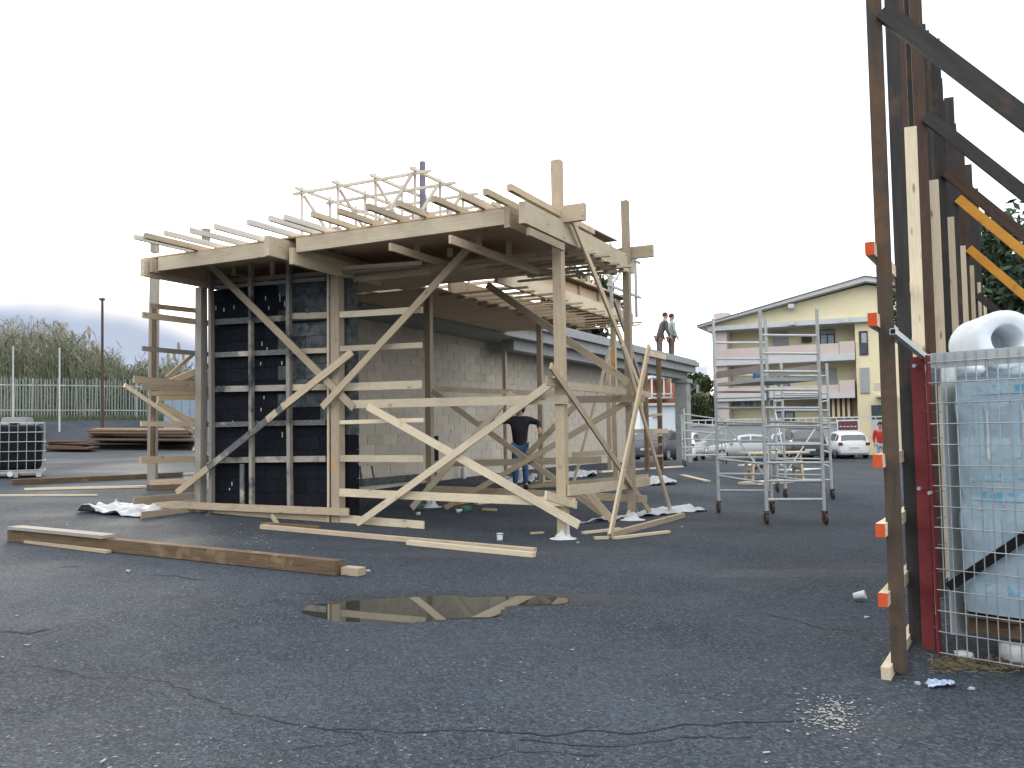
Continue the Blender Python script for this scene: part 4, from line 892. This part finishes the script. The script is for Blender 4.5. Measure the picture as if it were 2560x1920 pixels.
tree('pine_tree','dark green pine glimpsed through the second canopy formwork',gb(1440,52),11.5,2.4,PINE,8000,.22,5.5,13,clumps=30)
# far belt of trees closing the horizon
wb=MB(); rr=random.Random(5)
for i in range(26000):
    x=rr.uniform(-160,190); y=150+rr.uniform(-6,10); zt=2.5+4.0*(.5+.5*noise.noise(Vector((x*.06,0,4))))+1.2*noise.noise(Vector((x*.3,1,0)))
    z=rr.uniform(-.5,1)*zt; l=rr.uniform(.35,.8)
    a=rr.uniform(0,6.28); c_,s_=math.cos(a)*l,math.sin(a)*l; t=rr.uniform(-.6,.6)*l
    wb.add([(x-c_,y-s_,z),(x+t,y,z-l*.6),(x+c_,y+s_,z+t),(x-t,y,z+l*.6)],[(0,1,2,3)])
tag(wb.build('far_wood',LEAF),'distant dark line of trees along the horizon','trees',kind='stuff')

# ---------------------------------------------------------------- left background: fence, reeds, heap, tank
fl0=apx(-60,1043,45.0); fl1=apx(640,1058,50.5)
FX=(fl1-fl0); FX.z=0; FL=FX.length; FX.normalize(); FNn=Vector((FX.y,-FX.x,0))
FN=thing('palisade_fence','pale galvanised palisade fence in front of the reeds','fence')
pm=MB(); pm.add([(-.028,-.01,0),(.028,-.01,0),(.028,.01,0),(-.028,.01,0),(-.028,-.01,2.02),(.028,-.01,2.02),(.028,.01,2.02),(-.028,.01,2.02),(0,0,2.12)],[(0,1,5,4),(1,2,6,5),(2,3,7,6),(3,0,4,7),(4,5,8),(5,6,8),(6,7,8),(7,4,8)])
pme=bpy.data.meshes.new('paling'); pme.from_pydata(pm.v,[],pm.f); pme.materials.append(M('galvanised_dull',(.20,.225,.21),(.15,.17,.16),12,.65,metal=.1,rnd=.15))
def fz(p): return gz(p.x,p.y)
n=int(FL/.14)
for i in range(n):
    p=fl0+FX*(i*.14); 
    o=lnk(bpy.data.objects.new('paling',pme),FN); o.location=(p.x,p.y,fz(p)+.03); o.rotation_euler=(random.uniform(-.02,.02),random.uniform(-.03,.03),math.atan2(FX.y,FX.x)); o.scale=(1,1,random.uniform(.97,1.03))
for zz in (.45,1.75):
    for i in range(int(FL/2.5)):
        a=fl0+FX*(i*2.5); b_=fl0+FX*(min(FL,(i+1)*2.5)); q=FNn*-.03
        bd(Vector((a.x,a.y,fz(a)+zz))+q,Vector((b_.x,b_.y,fz(b_)+zz))+q,FNn,.05,.03,GALVP,FN,'rail')
for i in range(int(FL/2.5)+1):
    a=fl0+FX*(i*2.5)+FNn*-.07; bd((a.x,a.y,fz(a)-.05),(a.x,a.y,fz(a)+2.1),FNn,.06,.04,GALVP,FN,'post')
# blue-grey sheet gate to the right of the fence
GT=thing('sheet_gate','blue grey sheet metal hoarding at the end of the palisade fence','hoarding')
for k,x in enumerate((410,432,454,476,498,520)):
    a=apx(x,1080,41.5); b_=apx(x+20.5,1080,41.5); ga=gz(a.x,a.y); bd((a.x/2+b_.x/2,a.y,ga),(a.x/2+b_.x/2,a.y,apx(x,1000,41.5).z),Vector((0,1,0)),(b_-a).length,.03,M('sheet_blue',(.20,.26,.33),(.16,.21,.27),3,.5) if k==0 else bpy.data.materials['sheet_blue'],GT,'sheet')
# poles
def pole(name,label,cat,x,y1,d,r,mat,cap=False):
    p=apx(x,1060,d); g=gz(p.x,p.y); t=apx(x,y1,d); o=thing(name,label,cat,None,(p.x,p.y,g)); mb=MB(); mb.tube((0,0,0),(t.x-p.x,0,t.z-g),r,r*.7,8); mb.build('shaft',mat,o)
    if cap: mb=MB(); mb.box(t.x-p.x-.12,t.x-p.x+.10,-.09,.09,t.z-g-.02,t.z-g+.09); mb.build('lamp_head',mat,o)
    else: mb=MB(); mb.tube((t.x-p.x,0,t.z-g),(t.x-p.x,0,t.z-g+.05),r*.9,.01,8); mb.build('cap',mat,o)
pole('lamp_post','tall rusty lamp post standing at the palisade fence','lamp post',256,750,44,.085,BSTEEL,True)
pole('fence_pole','thin grey pole rising above the palisade fence beside the concrete block','pole',33,868,43,.05,GALVP)
pole('fence_pole','thin grey pole rising above the palisade fence below the highest plumes','pole',149,872,43.5,.05,GALVP)
# reeds: a thicket of stalks with long leaves
rr=random.Random(9); rb=MB(); vs=[];fs=[]
def blade(p,d,l,w_):
    d=d.normalized(); s=d.cross(Vector((rr.uniform(-1,1),rr.uniform(-1,1),.2))).normalized()*w_; k=len(vs); tip=p+d*l+Vector((0,0,-l*.18*rr.random())); mid=p+d*l*.5+Vector((0,0,l*.05))
    vs.extend([p-s*.5,p+s*.5,mid+s,mid-s,tip]); fs.extend([(k,k+1,k+2,k+3),(k+3,k+2,k+4)])
def hreed(x):  # height of the thicket over picture column
    px=1280+x/52*F
    base=3.0+.5*noise.noise(Vector((px*.02,0,1)))
    base+=2.0*smooth(330,120,px)
    return base
for i in range(5200):
    px=rr.uniform(-120,640); d=rr.uniform(48.5,58); p=apx(px,1060,d); g=gz(p.x,p.y); h=hreed((px-1280)/F*52)*rr.uniform(.6,1.12)
    lean=Vector((rr.gauss(0,.06),rr.gauss(0,.06),1)); top=Vector((p.x,p.y,g))+lean*h
    k=len(vs); s=.014; vs.extend([Vector((p.x-s,p.y,g)),Vector((p.x+s,p.y,g)),top+Vector((s*.4,0,0)),top-Vector((s*.4,0,0))]); fs.append((k,k+1,k+2,k+3))
    for j in range(9):
        t=rr.uniform(.12,1); q=Vector((p.x,p.y,g)).lerp(top,t); a=rr.uniform(0,6.28); blade(q,Vector((math.cos(a)*.6,math.sin(a)*.6,rr.uniform(.25,1.1))),rr.uniform(.35,.75),.02)
rb.add(vs,fs); tag(rb.build('reed_thicket',REED),'dense thicket of green giant reeds behind the palisade fence','reeds',kind='stuff')
def plume_reed(px,ytop,d,label,s=1.0,n=1):
    p=apx(px,1060,d); g=gz(p.x,p.y); t=apx(px,ytop,d); h=t.z-g; o=thing('giant_reed',label,'reed','plumed reeds above the thicket',(p.x,p.y,g))
    mb=MB(); mb.tube((0,0,0),(t.x-p.x,0,h*.93),.018,.008,5); mb.build('stalk',REED,o)
    pb=MB(); q=random.Random(int(px*7))
    for i in range(240):
        tt=q.random(); z=h-tt*.95*s; r_=.16*s*math.sin(math.pi*min(1,.08+tt*.92))**.8*q.random()**.5; a=q.uniform(0,6.28); c=Vector((t.x-p.x+r_*math.cos(a)+.05*tt,r_*math.sin(a),z)); l=q.uniform(.05,.11)
        dx=Vector((math.cos(a)*.4,math.sin(a)*.4,1)).normalized()*l; sx=Vector((.012,0,0)); pb.add([c-sx,c+sx,c+dx],[(0,1,2)])
    tag(pb.build('plume',PLUME,o),kind='stuff')
    lb=MB()
    for i in range(26):
        z=h*q.uniform(.3,.85); a=q.uniform(0,6.28); d_=Vector((math.cos(a),math.sin(a),q.uniform(.4,1.2))).normalized(); l=q.uniform(.4,.7); b0=Vector(((t.x-p.x)*z/h,0,z)); s_=Vector((-math.sin(a),math.cos(a),0))*.022
        m_=b0+d_*l*.55; e=b0+d_*l+Vector((0,0,-.15)); lb.add([b0-s_*.5,b0+s_*.5,m_+s_,m_-s_,e],[(0,1,2,3),(3,2,4)])
    tag(lb.build('leaf_blades',REED,o),kind='stuff')
for i,(px,yt,sz) in enumerate(((18,800,1.1),(32,795,1.0),(45,790,1.2),(57,800,1.0),(78,790,1.25),(98,802,1.0),(108,797,1.1),(137,803,1.3),(154,806,1.2),(164,806,1.2),(122,815,.8),(5,815,.9),(150,812,1.1))):
    plume_reed(px,yt,50+i*.3,'tall reed with feathery plume at the left end of the thicket',sz*1.25)
for px,yt in ((181,828),(222,818),(211,838),(232,855),(243,868)): plume_reed(px,yt,50.5,'slender plumed reed standing just left of the lamp post',.7)
for px,yt in ((446,858),(435,880),(420,885),(458,885),(350,905)): plume_reed(px,yt,51,'thin reed rising behind the left rails of the timber canopy',.55)
# grass strip below the fence
gb_=MB(); vs=[];fs=[]
for i in range(5000):
    px=rr.uniform(-80,560); t=(px+60)/700; p=fl0+FX*(FL*t)+FNn*rr.uniform(-1.2,1.6)*-1; p+=FX*rr.uniform(-.2,.2); g=gz(p.x,p.y); blade(Vector((p.x,p.y,g)),Vector((rr.gauss(0,.3),rr.gauss(0,.3),1)),rr.uniform(.1,.32),.012)
gb_.add(vs,fs); tag(gb_.build('verge_grass',GRASS),'strip of rough grass along the foot of the palisade fence','grass',kind='stuff')
cb=MB(); p=apx(44,1045,41.5); cb.box(-.55,.55,-.4,.4,0,1.05); cb.box(-.50,.50,-.35,.35,1.0505,1.09); o=cb.build('concrete_block',CONC,None,(p.x,p.y,gz(p.x,p.y)-.02),(0,0,.1)); tag(o,'grey concrete block box standing at the palisade fence','block')
# heap of old formwork boards
HP=(30.5,36.5)
def heap(label,xr,n,y0,dd,seed,mats,rise):
    q=random.Random(seed)
    for k in range(n):
        xa=xr[0]+q.uniform(0,12); xb=xr[1]-q.uniform(0,30); d=dd+q.uniform(-.9,.9)
        a=apx(xa,1100,d); b_=apx(xb,1100,d+q.uniform(-.6,.6)); z=.04+k*rise
        a.z=gz(a.x,a.y)+z; b_.z=gz(b_.x,b_.y)+z
        o=bd(a,b_,ZD+Vector((0,-.10,0)),q.uniform(.2,.8),.04,q.choice(mats),None,'old_panel')
        tag(o,label,'panel',label.split(' in the')[0])
heap('old brown formwork panel in the long low stack before the fence',(222,505),13,1118,34.5,3,[HEAPM,HEAPM,WOLD,HEAPM],.06)
heap('dark weathered board in the low heap beside the tank',(112,238),7,1112,33,4,[HEAPM,DSTEEL,HEAPM],.05)
# IBC tank
tp=gpx(20,1196); IB=thing('liquid_tank','black plastic tank in a galvanised tube cage on a pallet','tank',None,(tp.x-.15,tp.y+.5,gz(tp.x-.15,tp.y+.5)),R(27))
mb=MB(); pillow(mb,(0,0,.66),.56,.5,.50,1.5,9,28,16,.01); mb.build('tank_body',BLACKP,IB)
for k in range(8):
    x=-.6+k*1.2/7
    mb=MB(); mb.tube((x,-.55,.14),(x,-.55,1.2),.009,n=6); mb.build('cage_bar',GALV,IB)
    mb=MB(); mb.tube((x,.55,.14),(x,.55,1.2),.012,n=6); mb.build('cage_bar',GALV,IB)
for k in range(6):
    z=.15+k*.21
    mb=MB(); mb.path([(-.61,-.565,z),(.61,-.565,z),(.61,.565,z),(-.61,.565,z),(-.61,-.565,z)],.009); mb.build('cage_ring',GALV,IB)
for k in range(5):
    y=-.4+k*.2
    for x in (-.6,.6): mb=MB(); mb.tube((x,y,.14),(x,y,1.2),.012,n=6); mb.build('cage_bar',GALV,IB)
mb=MB(); mb.box(-.6,.6,-.5,.5,.09,.13)
for x in (-.55,0,.45): mb.box(x,x+.1,-.5,.5,0,.089)
mb.build('pallet',GALVP,IB); mb=MB(); mb.tube((-.05,-.5,.08),(-.05,-.66,.08),.06,n=12); mb.build('valve',PLAST,IB); mb=MB(); mb.lathe([(0,.0),(.1,0),(.1,.05),(0,.06)],14,(0,0,1.16)); mb.build('lid',BLACKP,IB)

# ---------------------------------------------------------------- boards lying on the ground
def gboard(x0,y0,x1,y1,w_,th,mat,label,cat='board',name='board',dz=0,group=None,tilt=0):
    a=gpx(x0,y0); b_=gpx(x1,y1); a.z=gz(a.x,a.y)+th/2+dz+.004; b_.z=gz(b_.x,b_.y)+th/2+dz+.004
    o=bd(a,b_,ZD,w_,th,mat,None,name,0); tag(o,label,cat,group); return o
LB=gboard(30,1352,848,1438,.12,.13,WOLD,'long brown timber beam lying across the yard before the tarred wall','beam','timber_beam')
_a=gpx(36,1353); _b=gpx(272,1378)
gboard(36,1353,272,1378,.17,.035,WGREY,'short grey plank lying on the left end of the long brown beam','plank','plank',.135)
gboard(66,1358,272,1384,.06,.03,WTAN,'thin pale batten lying along the near side of the long brown beam','batten','batten')
gboard(862,1436,905,1440,.12,.07,WTAN,'short pale wood block at the right end of the long brown beam','block','wood_block')
gboard(655,1322,1338,1383,.075,.05,WTAN,'long pale timber lying in front of the middle post','timber','timber')
gboard(1020,1362,1336,1394,.07,.05,WNEW,'shorter pale timber lying against the long one before the front post','timber','timber')
gboard(655,1312,800,1322,.06,.03,WOLD,'dark thin board under the loose stick below the studs','board','board')
gboard(30,1212,455,1192,.12,.10,WOLD,'brown timber beam lying on the ground beside the black tank','beam','timber_beam')
gboard(62,1226,372,1219,.06,.04,WNEW,'thin pale lath lying behind the lone weathered post','lath','lath')
gboard(-60,1241,245,1240,.05,.03,WNEW,'thin pale lath lying on the open asphalt at the left','lath','lath')
gboard(118,1126,236,1122,.18,.05,WNEW,'fresh pale plank lying before the dark board heap','plank','plank')
gboard(398,1194,486,1187,.06,.05,PLAST,'white pole lying behind the lone weathered post','pole','white_pole')
gboard(1458,1336,1550,1326,.06,.03,WNEW,'pale lath on the ground left of the triangular prop','lath','lath')
gboard(1486,1349,1520,1348,.06,.03,WNEW,'short offcut of pale lath by the front post','offcut','offcut')
gboard(1535,1349,1672,1333,.06,.03,WNEW,'pale lath lying before the triangular prop','lath','lath')
gboard(1328,1336,1358,1334,.06,.02,WTAN,'small wood offcut beside the front post footing','offcut','offcut')
gboard(1208,1276,1240,1278,.08,.03,WTAN,'small tan offcut under the canopy','offcut','offcut')
gboard(1115,1268,1185,1254,.08,.03,M('wood_orange',(.45,.22,.06)),'orange stained board lying under the canopy','board','board')
gboard(1190,1262,1260,1255,.09,.03,WNEW,'pale board lying behind the orange one under the canopy','board','board')
gboard(1705,1190,1768,1205,.16,.03,WTAN,'splintered pale board between the pillar and the scaffold','board','board')
gboard(1500,1182,1705,1168,.10,.04,WNEW,'long pale plank lying towards the concrete pillar','plank','plank')
gboard(1340,1208,1500,1212,.35,.05,WTAN,'tan panel lying flat under the second canopy','panel','panel')
gboard(1240,1195,1270,1196,.3,.03,PLAST,'white sheet scrap lying at the block wall','scrap','sheet_scrap')
gboard(1870,1212,1970,1205,.5,.05,WNEW,'pale boards lying flat behind the scaffold casters','board','board')
gboard(1868,1165,1925,1160,.6,.04,PLAST,'white panel lying on the asphalt behind the scaffold tower','panel','panel')
gboard(1965,1177,2040,1173,.5,.03,PLAST,'white sheet lying right of the scaffold tower','sheet','sheet')
gboard(1650,1148,1695,1146,.8,.08,WTAN,'pile base of pale offcuts beside the concrete pillar','offcuts','offcut_pile')
for i,x in enumerate((1652,1658,1664,1672,1678)):
    p=gpx(x,1146); o=bd(p,p+Vector((.03,0,.42)),Vector((0,1,0)),.08,.04,WNEW,None,'stake',0); tag(o,'short pale stake upright in the offcut pile by the pillar','stake','stakes in the offcut pile')
# crumpled sheets
def sheet(pts,label,mat=WHT,seed=1,h=.07,n=26,name='crumpled_sheet'):
    q=[gpx(*p) for p in pts]; mb=MB(); vs=[]
    for j in range(n):
        for i in range(n):
            s,t=i/(n-1),j/(n-1); p=q[0].lerp(q[1],s).lerp(q[3].lerp(q[2],s),t)
            e=noise.noise(Vector((s*6+seed,t*6,0)))*.05; p=p+Vector((e,e*.7,0))
            z=abs(noise.noise(Vector((p.x*3.2+seed,p.y*3.2,seed))))*h*1.7+abs(noise.noise(Vector((p.x*9,p.y*9,seed))))*h*.7
            vs.append((p.x,p.y,gz(p.x,p.y)+.006+z))
    mb.add(vs,[(j*n+i,j*n+i+1,(j+1)*n+i+1,(j+1)*n+i) for j in range(n-1) for i in range(n-1)],True)
    o=mb.build(name,mat); md=o.modifiers.new('thick','SOLIDIFY'); md.thickness=.006; tag(o,label,'sheet'); return o
sheet([(185,1282),(360,1296),(420,1272),(290,1262)],'crumpled white sheet lying by the left bottom rail',seed=2,h=.09)
sheet([(1442,1312),(1620,1292),(1772,1278),(1700,1266)],'long strip of white foil lying behind the rear right post',seed=5,h=.05)
sheet([(1600,1216),(1692,1212),(1660,1196),(1560,1200)],'white foil lying on the asphalt near the low side rail',seed=8,h=.08)
sheet([(1265,1212),(1330,1208),(1345,1196),(1290,1192)],'crumpled white bag under the second canopy',seed=11,h=.12)
sheet([(1410,1196),(1492,1192),(1490,1182),(1425,1184)],'white foil heap at the foot of the block wall',seed=14,h=.1)
sheet([(2320,1722),(2384,1722),(2384,1708),(2320,1708)],'crumpled bluish wrapper on the asphalt before the cage',M('wrapper',(.5,.58,.72),(.2,.27,.42),30,.5),seed=17,h=.02,n=16,name='wrapper')
# small things
def small(name,label,cat,px,py,build,mat,rot=(0,0,0),dz=0):
    p=gpx(px,py); mb=MB(); build(mb); o=mb.build(name,mat,None,(p.x,p.y,p.z+dz),rot); tag(o,label,cat); return o
b_=small('paint_bucket','small grey paint bucket standing under the canopy edge','bucket',1250,1352,lambda m:m.lathe([(0,0),(.036,0),(.042,.085),(.044,.087),(.040,.087),(.036,.01),(0,.01)],16),M('bucket_grey',(.5,.55,.6)))
mb=MB(); mb.box(-.03,.03,-.0445,-.0415,.015,.07); mb.build('bucket_label',PLAST,b_)
c_=small('plastic_cup','white plastic cup lying on the asphalt right of the puddle','cup',2134,1502,lambda m:m.lathe([(0,0),(.024,0),(.036,.09),(.038,.092),(.033,.09),(.022,.004),(0,.004)],14),PLAST,(1.35,0,1.1),.036)
b_=small('plastic_bottle','white plastic bottle standing at the block wall','bottle',1159,1197,lambda m:m.lathe([(0,0),(.05,0),(.055,.02),(.055,.22),(.02,.3),(.02,.34),(0,.34)],12),PLAST)
mb=MB(); mb.lathe([(0,.341),(.024,.341),(.024,.37),(0,.37)],10); mb.build('cap',BLACKP,b_)
def rock(m,s,seed): pillow(m,(0,0,s*.5),s,s*.75,s*.55,seed*1.7,3.2,12,8,.42)
GREEN=M('bag_green',(.05,.16,.11),None,8,.5); NAVY=M('bag_navy',(.05,.06,.14),None,8,.5)
small('plastic_bag','crumpled green plastic bag beside the rear middle footing','bag',1048,1272,lambda m:rock(m,.07,1),GREEN); small('plastic_bag','dark green bag lying under the canopy','bag',1165,1279,lambda m:rock(m,.08,2),GREEN)
small('plastic_bag','navy blue bag standing at the block wall','bag',1128,1192,lambda m:rock(m,.13,3),NAVY); small('paper_ball','white paper ball under the canopy beside the green bag','paper',1147,1281,lambda m:rock(m,.045,4),PLAST)
small('paper_scrap','white scrap lying before the rear middle footing','scrap',1046,1287,lambda m:rock(m,.035,5),PLAST)
small('rubble_stone','pale rubble stone left of the cage bottom wire','stone',2412,1648,lambda m:rock(m,.045,6),PLAST); small('food_tray','white foam tray caught under the mesh cage','tray',2555,1655,lambda m:pillow(m,(0,0,.06),.11,.09,.055,7,5,18,10,.02),PLAST)
for i,(x,y) in enumerate(((320,1430),(920,1430),(2167,1546),(2430,1725),(2295,1712),(168,1315),(1705,1318),(1445,1358))): small('litter_scrap',['small white scrap on the asphalt before the long brown beam','white scrap beside the wood block of the brown beam','white scrap left of the lowest orange beam end','pale pebble right of the bluish wrapper','pale pebble left of the bluish wrapper','white scrap between crumpled sheet and brown beam','pale crumb by the triangular prop foot','white crumb right of the front footing'][i],'scrap',x,y,lambda m:rock(m,.015 if i>1 else .02,i+9),WHT)
# stuff: loose pale chips and gravel
cm=MB(); q=random.Random(21)
def chip(x,y,s):
    z=gz(x,y)+.004; a=q.uniform(0,3.14); c,s_=math.cos(a),math.sin(a); l=s*q.uniform(.6,1.8); w_=s*q.uniform(.4,.8); h=s*q.uniform(.15,.5)
    cs=[(-l,-w_),(l*q.uniform(.6,1),-w_*q.uniform(.5,1)),(l,w_*q.uniform(.6,1)),(-l*q.uniform(.5,1),w_)]
    p=[(x+c*u-s_*v_,y+s_*u+c*v_) for u,v_ in cs]
    cm.add([(u,v_,z) for u,v_ in p]+[(u,v_,z+h) for u,v_ in p],[(4,5,6,7),(0,1,5,4),(1,2,6,5),(2,3,7,6),(3,0,4,7)])
for i in range(230):
    p=gpx(q.gauss(2075,42),q.gauss(1790,24)); chip(p.x,p.y,q.uniform(.003,.009))
for i in range(120):
    x=q.uniform(0,2250); y=1920-q.random()**1.3*520; p=gpx(x,y)
    if (p.x+.9)**2+((p.y-7))**2>1.2: chip(p.x,p.y,q.uniform(.003,.007) if q.random()<.93 else .012)
for i in range(90):
    p=gpx(q.gauss(560,90),q.gauss(1340,22)); chip(p.x,p.y,q.uniform(.004,.012))
tag(cm.build('stone_chips',M('chip_pale',(.34,.335,.32),(.22,.22,.215),20,.85)),'loose pale stone chips scattered over the asphalt','gravel',kind='stuff')
wg=MB(); vs=[];fs=[]
for i in range(500):
    p=gpx(q.uniform(2330,2560),q.gauss(1665,9)); blade(Vector((p.x,p.y,gz(p.x,p.y)+.005)),Vector((q.gauss(0,1),q.gauss(0,1),.25)),q.uniform(.03,.09),.003)
wg.add(vs,fs); tag(wg.build('dry_grass',M('straw',(.16,.13,.07),None,9,.9)),'dry grass tufts under the mesh cage','grass',kind='stuff')

# ---------------------------------------------------------------- people
def skin(name,verts,edges,mat,parent=None,sub=2):
    me=bpy.data.meshes.new(name); me.from_pydata([v[:3] for v in verts],edges,[]); me.materials.append(mat); o=bpy.data.objects.new(name,me); lnk(o,parent)
    md=o.modifiers.new('s','SKIN'); md.use_smooth_shade=True
    lay=me.skin_vertices[0] if me.skin_vertices else None
    if lay is None:
        bpy.context.view_layer.objects.active=o; bpy.ops.mesh.customdata_skin_add(); lay=me.skin_vertices[0]
    for i,v in enumerate(verts):
        r=v[3]; lay.data[i].radius=r if isinstance(r,tuple) else (r,r); lay.data[i].use_root=(i==0)
    s=o.modifiers.new('d','SUBSURF'); s.levels=sub; s.render_levels=sub; return o
def person(label,loc,rz,jacket,trousers,arms,hood=False,lean=0,scale=1.0,legs=None,head_turn=0,crouch=False):
    """arms: ((elbow L),(hand L),(elbow R),(hand R)) in body space, y forward"""
    ln=lean
    hipz=.92 if not crouch else .38; sh=(0,ln,hipz+.52); nk=(0,ln*1.12,hipz+.60); hd=(0,ln*1.2+.02,hipz+.73)
    lg=legs or (((-.10,.02,.50),(-.11,-.02,.08)),((.10,.02,.50),(.11,-.02,.08)))
    v=[(0,0,hipz,.13),(0,ln*.5,hipz+.25,(.14,.11)),(*sh,(.15,.11)),(*nk,.055),(*hd,(.095,.115)),(0,hd[1]+.01,hd[2]+.11,(.075,.09))]
    e=[(0,1),(1,2),(2,3),(3,4),(4,5)]
    for (el,ha),sx in (((arms[0],arms[1]),-1),((arms[2],arms[3]),1)):
        k=len(v); v+=[(sx*.19,sh[1],sh[2]-.01,.062),(*el,.048),(*ha,.036)]; e+=[(2,k),(k,k+1),(k+1,k+2)]
        h0=Vector(ha); dr=(h0-Vector(el)).normalized(); k2=len(v); v.append((*(h0+dr*.06),(.038,.022))); e.append((k+2,k2))
        sdv=dr.cross(ZD).normalized() if dr.cross(ZD).length>.1 else Vector((1,0,0))
        for fi in range(4):
            b0=h0+dr*.09+sdv*(fi-1.5)*.019; v+=[(*b0,.010),(*(b0+dr*(.045+.008*(fi in(1,2)))-ZD*.012),.008)]; e+=[(k2,len(v)-2),(len(v)-2,len(v)-1)]
        v+=[(*(h0+dr*.04+sdv*sx*.045),.011),(*(h0+dr*.075+sdv*sx*.06),.009)]; e+=[(k2,len(v)-2),(len(v)-2,len(v)-1)]
    for (kn,an),sx in ((lg[0],-1),(lg[1],1)):
        k=len(v); v+=[(sx*.095,0,hipz-.06,.085),(*kn,.058),(*an,.042),(an[0],an[1]+.13,.04,.035)]; e+=[(0,k),(k,k+1),(k+1,k+2),(k+2,k+3)]
    o=skin('person',v,e,SKIN); tag(o,label,'person'); o.location=loc; o.rotation_euler=(0,0,rz); o.scale=(scale,)*3
    jv=[(0,ln*.05,hipz-.10,(.155,.13)),(0,ln*.05,hipz-.02,(.165,.135)),(0,ln*.5,hipz+.25,(.175,.135)),(sh[0],sh[1],sh[2]+.0,(.175,.125)),(nk[0],nk[1],nk[2]-.01,.075)]; je=[(0,1),(1,2),(2,3),(3,4)]
    for (el,ha),sx in (((arms[0],arms[1]),-1),((arms[2],arms[3]),1)):
        k=len(jv); w_=Vector(el).lerp(Vector(ha),.88); jv+=[(sx*.20,sh[1],sh[2]-.01,.078),(*el,.064),(*w_,.052)]; je+=[(3,k),(k,k+1),(k+1,k+2)]
    skin('jacket',jv,je,jacket,o)
    tv=[(0,0,hipz,.142)]; te=[]
    for (kn,an),sx in ((lg[0],-1),(lg[1],1)):
        k=len(tv); w_=Vector(kn).lerp(Vector(an),.95); tv+=[(sx*.095,0,hipz-.06,.10),(*kn,.076),(*w_,.062)]; te+=[(0,k),(k,k+1),(k+1,k+2)]
    skin('trousers',tv,te,trousers,o)
    for kn,an in lg:
        mb=MB(); pillow(mb,(0,.06,.0),.05,.14,.05,1,2.6,14,8,.02); mb.build('shoe',BOOT,o,(an[0],an[1],.045))
    mb=MB(); n,m_=18,10; vs=[]
    R1=(.108,.125,.135) if not hood else (.125,.14,.16)
    for j in range(m_+1):
        ph=math.pi*j/m_*(.56 if not hood else .78)
        for i in range(n):
            th=2*math.pi*i/n; k=1-.28*max(0,math.sin(th))*smooth(.25,1,j/m_); vs.append((R1[0]*math.sin(ph)*math.cos(th),R1[1]*math.sin(ph)*math.sin(th)*k-.012,R1[2]*math.cos(ph)))
    mb.add(vs,[(j*n+i,j*n+(i+1)%n,(j+1)*n+(i+1)%n,(j+1)*n+i) for j in range(m_) for i in range(n)],True)
    mb.build('hood' if hood else 'hair',jacket if hood else HAIR,o,(hd[0],hd[1],hd[2]+.045),(-.1,0,head_turn))
    fb_=MB(); fb_.box(-.012,.012,.115,.14,-.02,.03); fb_.build('nose',SKIN,o,(hd[0],hd[1],hd[2]+.02))
    for sx in (-1,1):
        mb=MB(); pillow(mb,(0,0,0),.011,.008,.008,1,2,8,6,0); mb.build('eye',HAIR,o,(hd[0]+sx*.035,hd[1]+.112,hd[2]+.045))
        mb=MB(); pillow(mb,(0,0,0),.012,.025,.035,1,2,8,6,0); mb.build('ear',SKIN,o,(hd[0]+sx*.10,hd[1],hd[2]+.03))
    mb=MB(); mb.box(-.025,.025,.105,.118,-.004,.006); mb.build('mouth',cloth('lips',(.25,.09,.08)) if 'lips' not in bpy.data.materials else bpy.data.materials['lips'],o,(hd[0],hd[1],hd[2]-.045))
    return o
# worker under the canopies, arms spread holding a board
wp=gpx(1302,1222); 
person('worker in black hooded jacket and jeans with arms spread, working under the canopies',(wp.x,wp.y,gz(wp.x,wp.y)),math.pi,CBLK,CJEAN,((-.40,.12,1.36),(-.40,.34,1.22),(.47,.08,1.40),(.74,.16,1.40)),True,.06,.93)
# two men on the roof slab
za=4.2
for x,yh,d,lab,jk,tr,ln,arms in ((1648,790,33,'man in dark jacket leaning forward on the roof slab edge',CGRY,CBRN,.22,((-.25,.20,1.12),(-.22,.32,.86),(.25,.20,1.12),(.22,.36,.88))),
    (1678,788,33.4,'man in pale mint jacket standing upright on the roof slab',CMINT,CBRN,.03,((-.25,.03,1.14),(-.2,.14,.92),(.25,.03,1.14),(.2,.16,.9)))):
    p=apx(x,860,d); person(lab,(p.x,p.y,4.121),R(-75),jk,tr,arms,False,ln,1.0)
p=apx(2202,1120,37); person('pedestrian in red and black jacket and pale jeans beside the white hatchback',(p.x,p.y,gz(p.x,p.y)),R(160),CRED,CLJ,((-.26,.02,1.14),(-.22,.12,.9),(.26,.02,1.14),(.24,.1,.9)),False,.02,1.0)
p=gpx(1752,1142); person('crouching worker in green top behind the low scaffold frame',(p.x,p.y,gz(p.x,p.y)),R(120),CGRN,CJEAN,((-.28,.42,.62),(-.2,.62,.42),(.28,.42,.62),(.2,.62,.42)),False,.30,1.0,(((-.14,.36,.42),(-.13,.0,.08)),((.14,.36,.42),(.13,.0,.08))),0,True)

# work bench behind the scaffold
wb_=gpx(1935,1200); WBn=thing('work_bench','low wooden work bench with pale top standing behind the scaffold tower','bench',None,(wb_.x,wb_.y,gz(wb_.x,wb_.y)),.15)
bd((-.75,0,.62),(.75,0,.62),ZD,.55,.04,WNEW,WBn,'bench_top',0)
for sx in (-.6,.6):
    for sy in (-.2,.2): bd((sx,sy,0),(sx*.92,sy*.9,.598),Vector((1,0,0)),.07,.05,WTAN,WBn,'leg',0)
    bd((sx*.96,-.2,.25),(sx*.96,.2,.25),Vector((1,0,0)),.07,.03,WTAN,WBn,'stretcher',0)
bd((-.58,.23,.2),(.56,.23,.5),Vector((0,1,0)),.07,.025,WOLD,WBn,'brace',0)
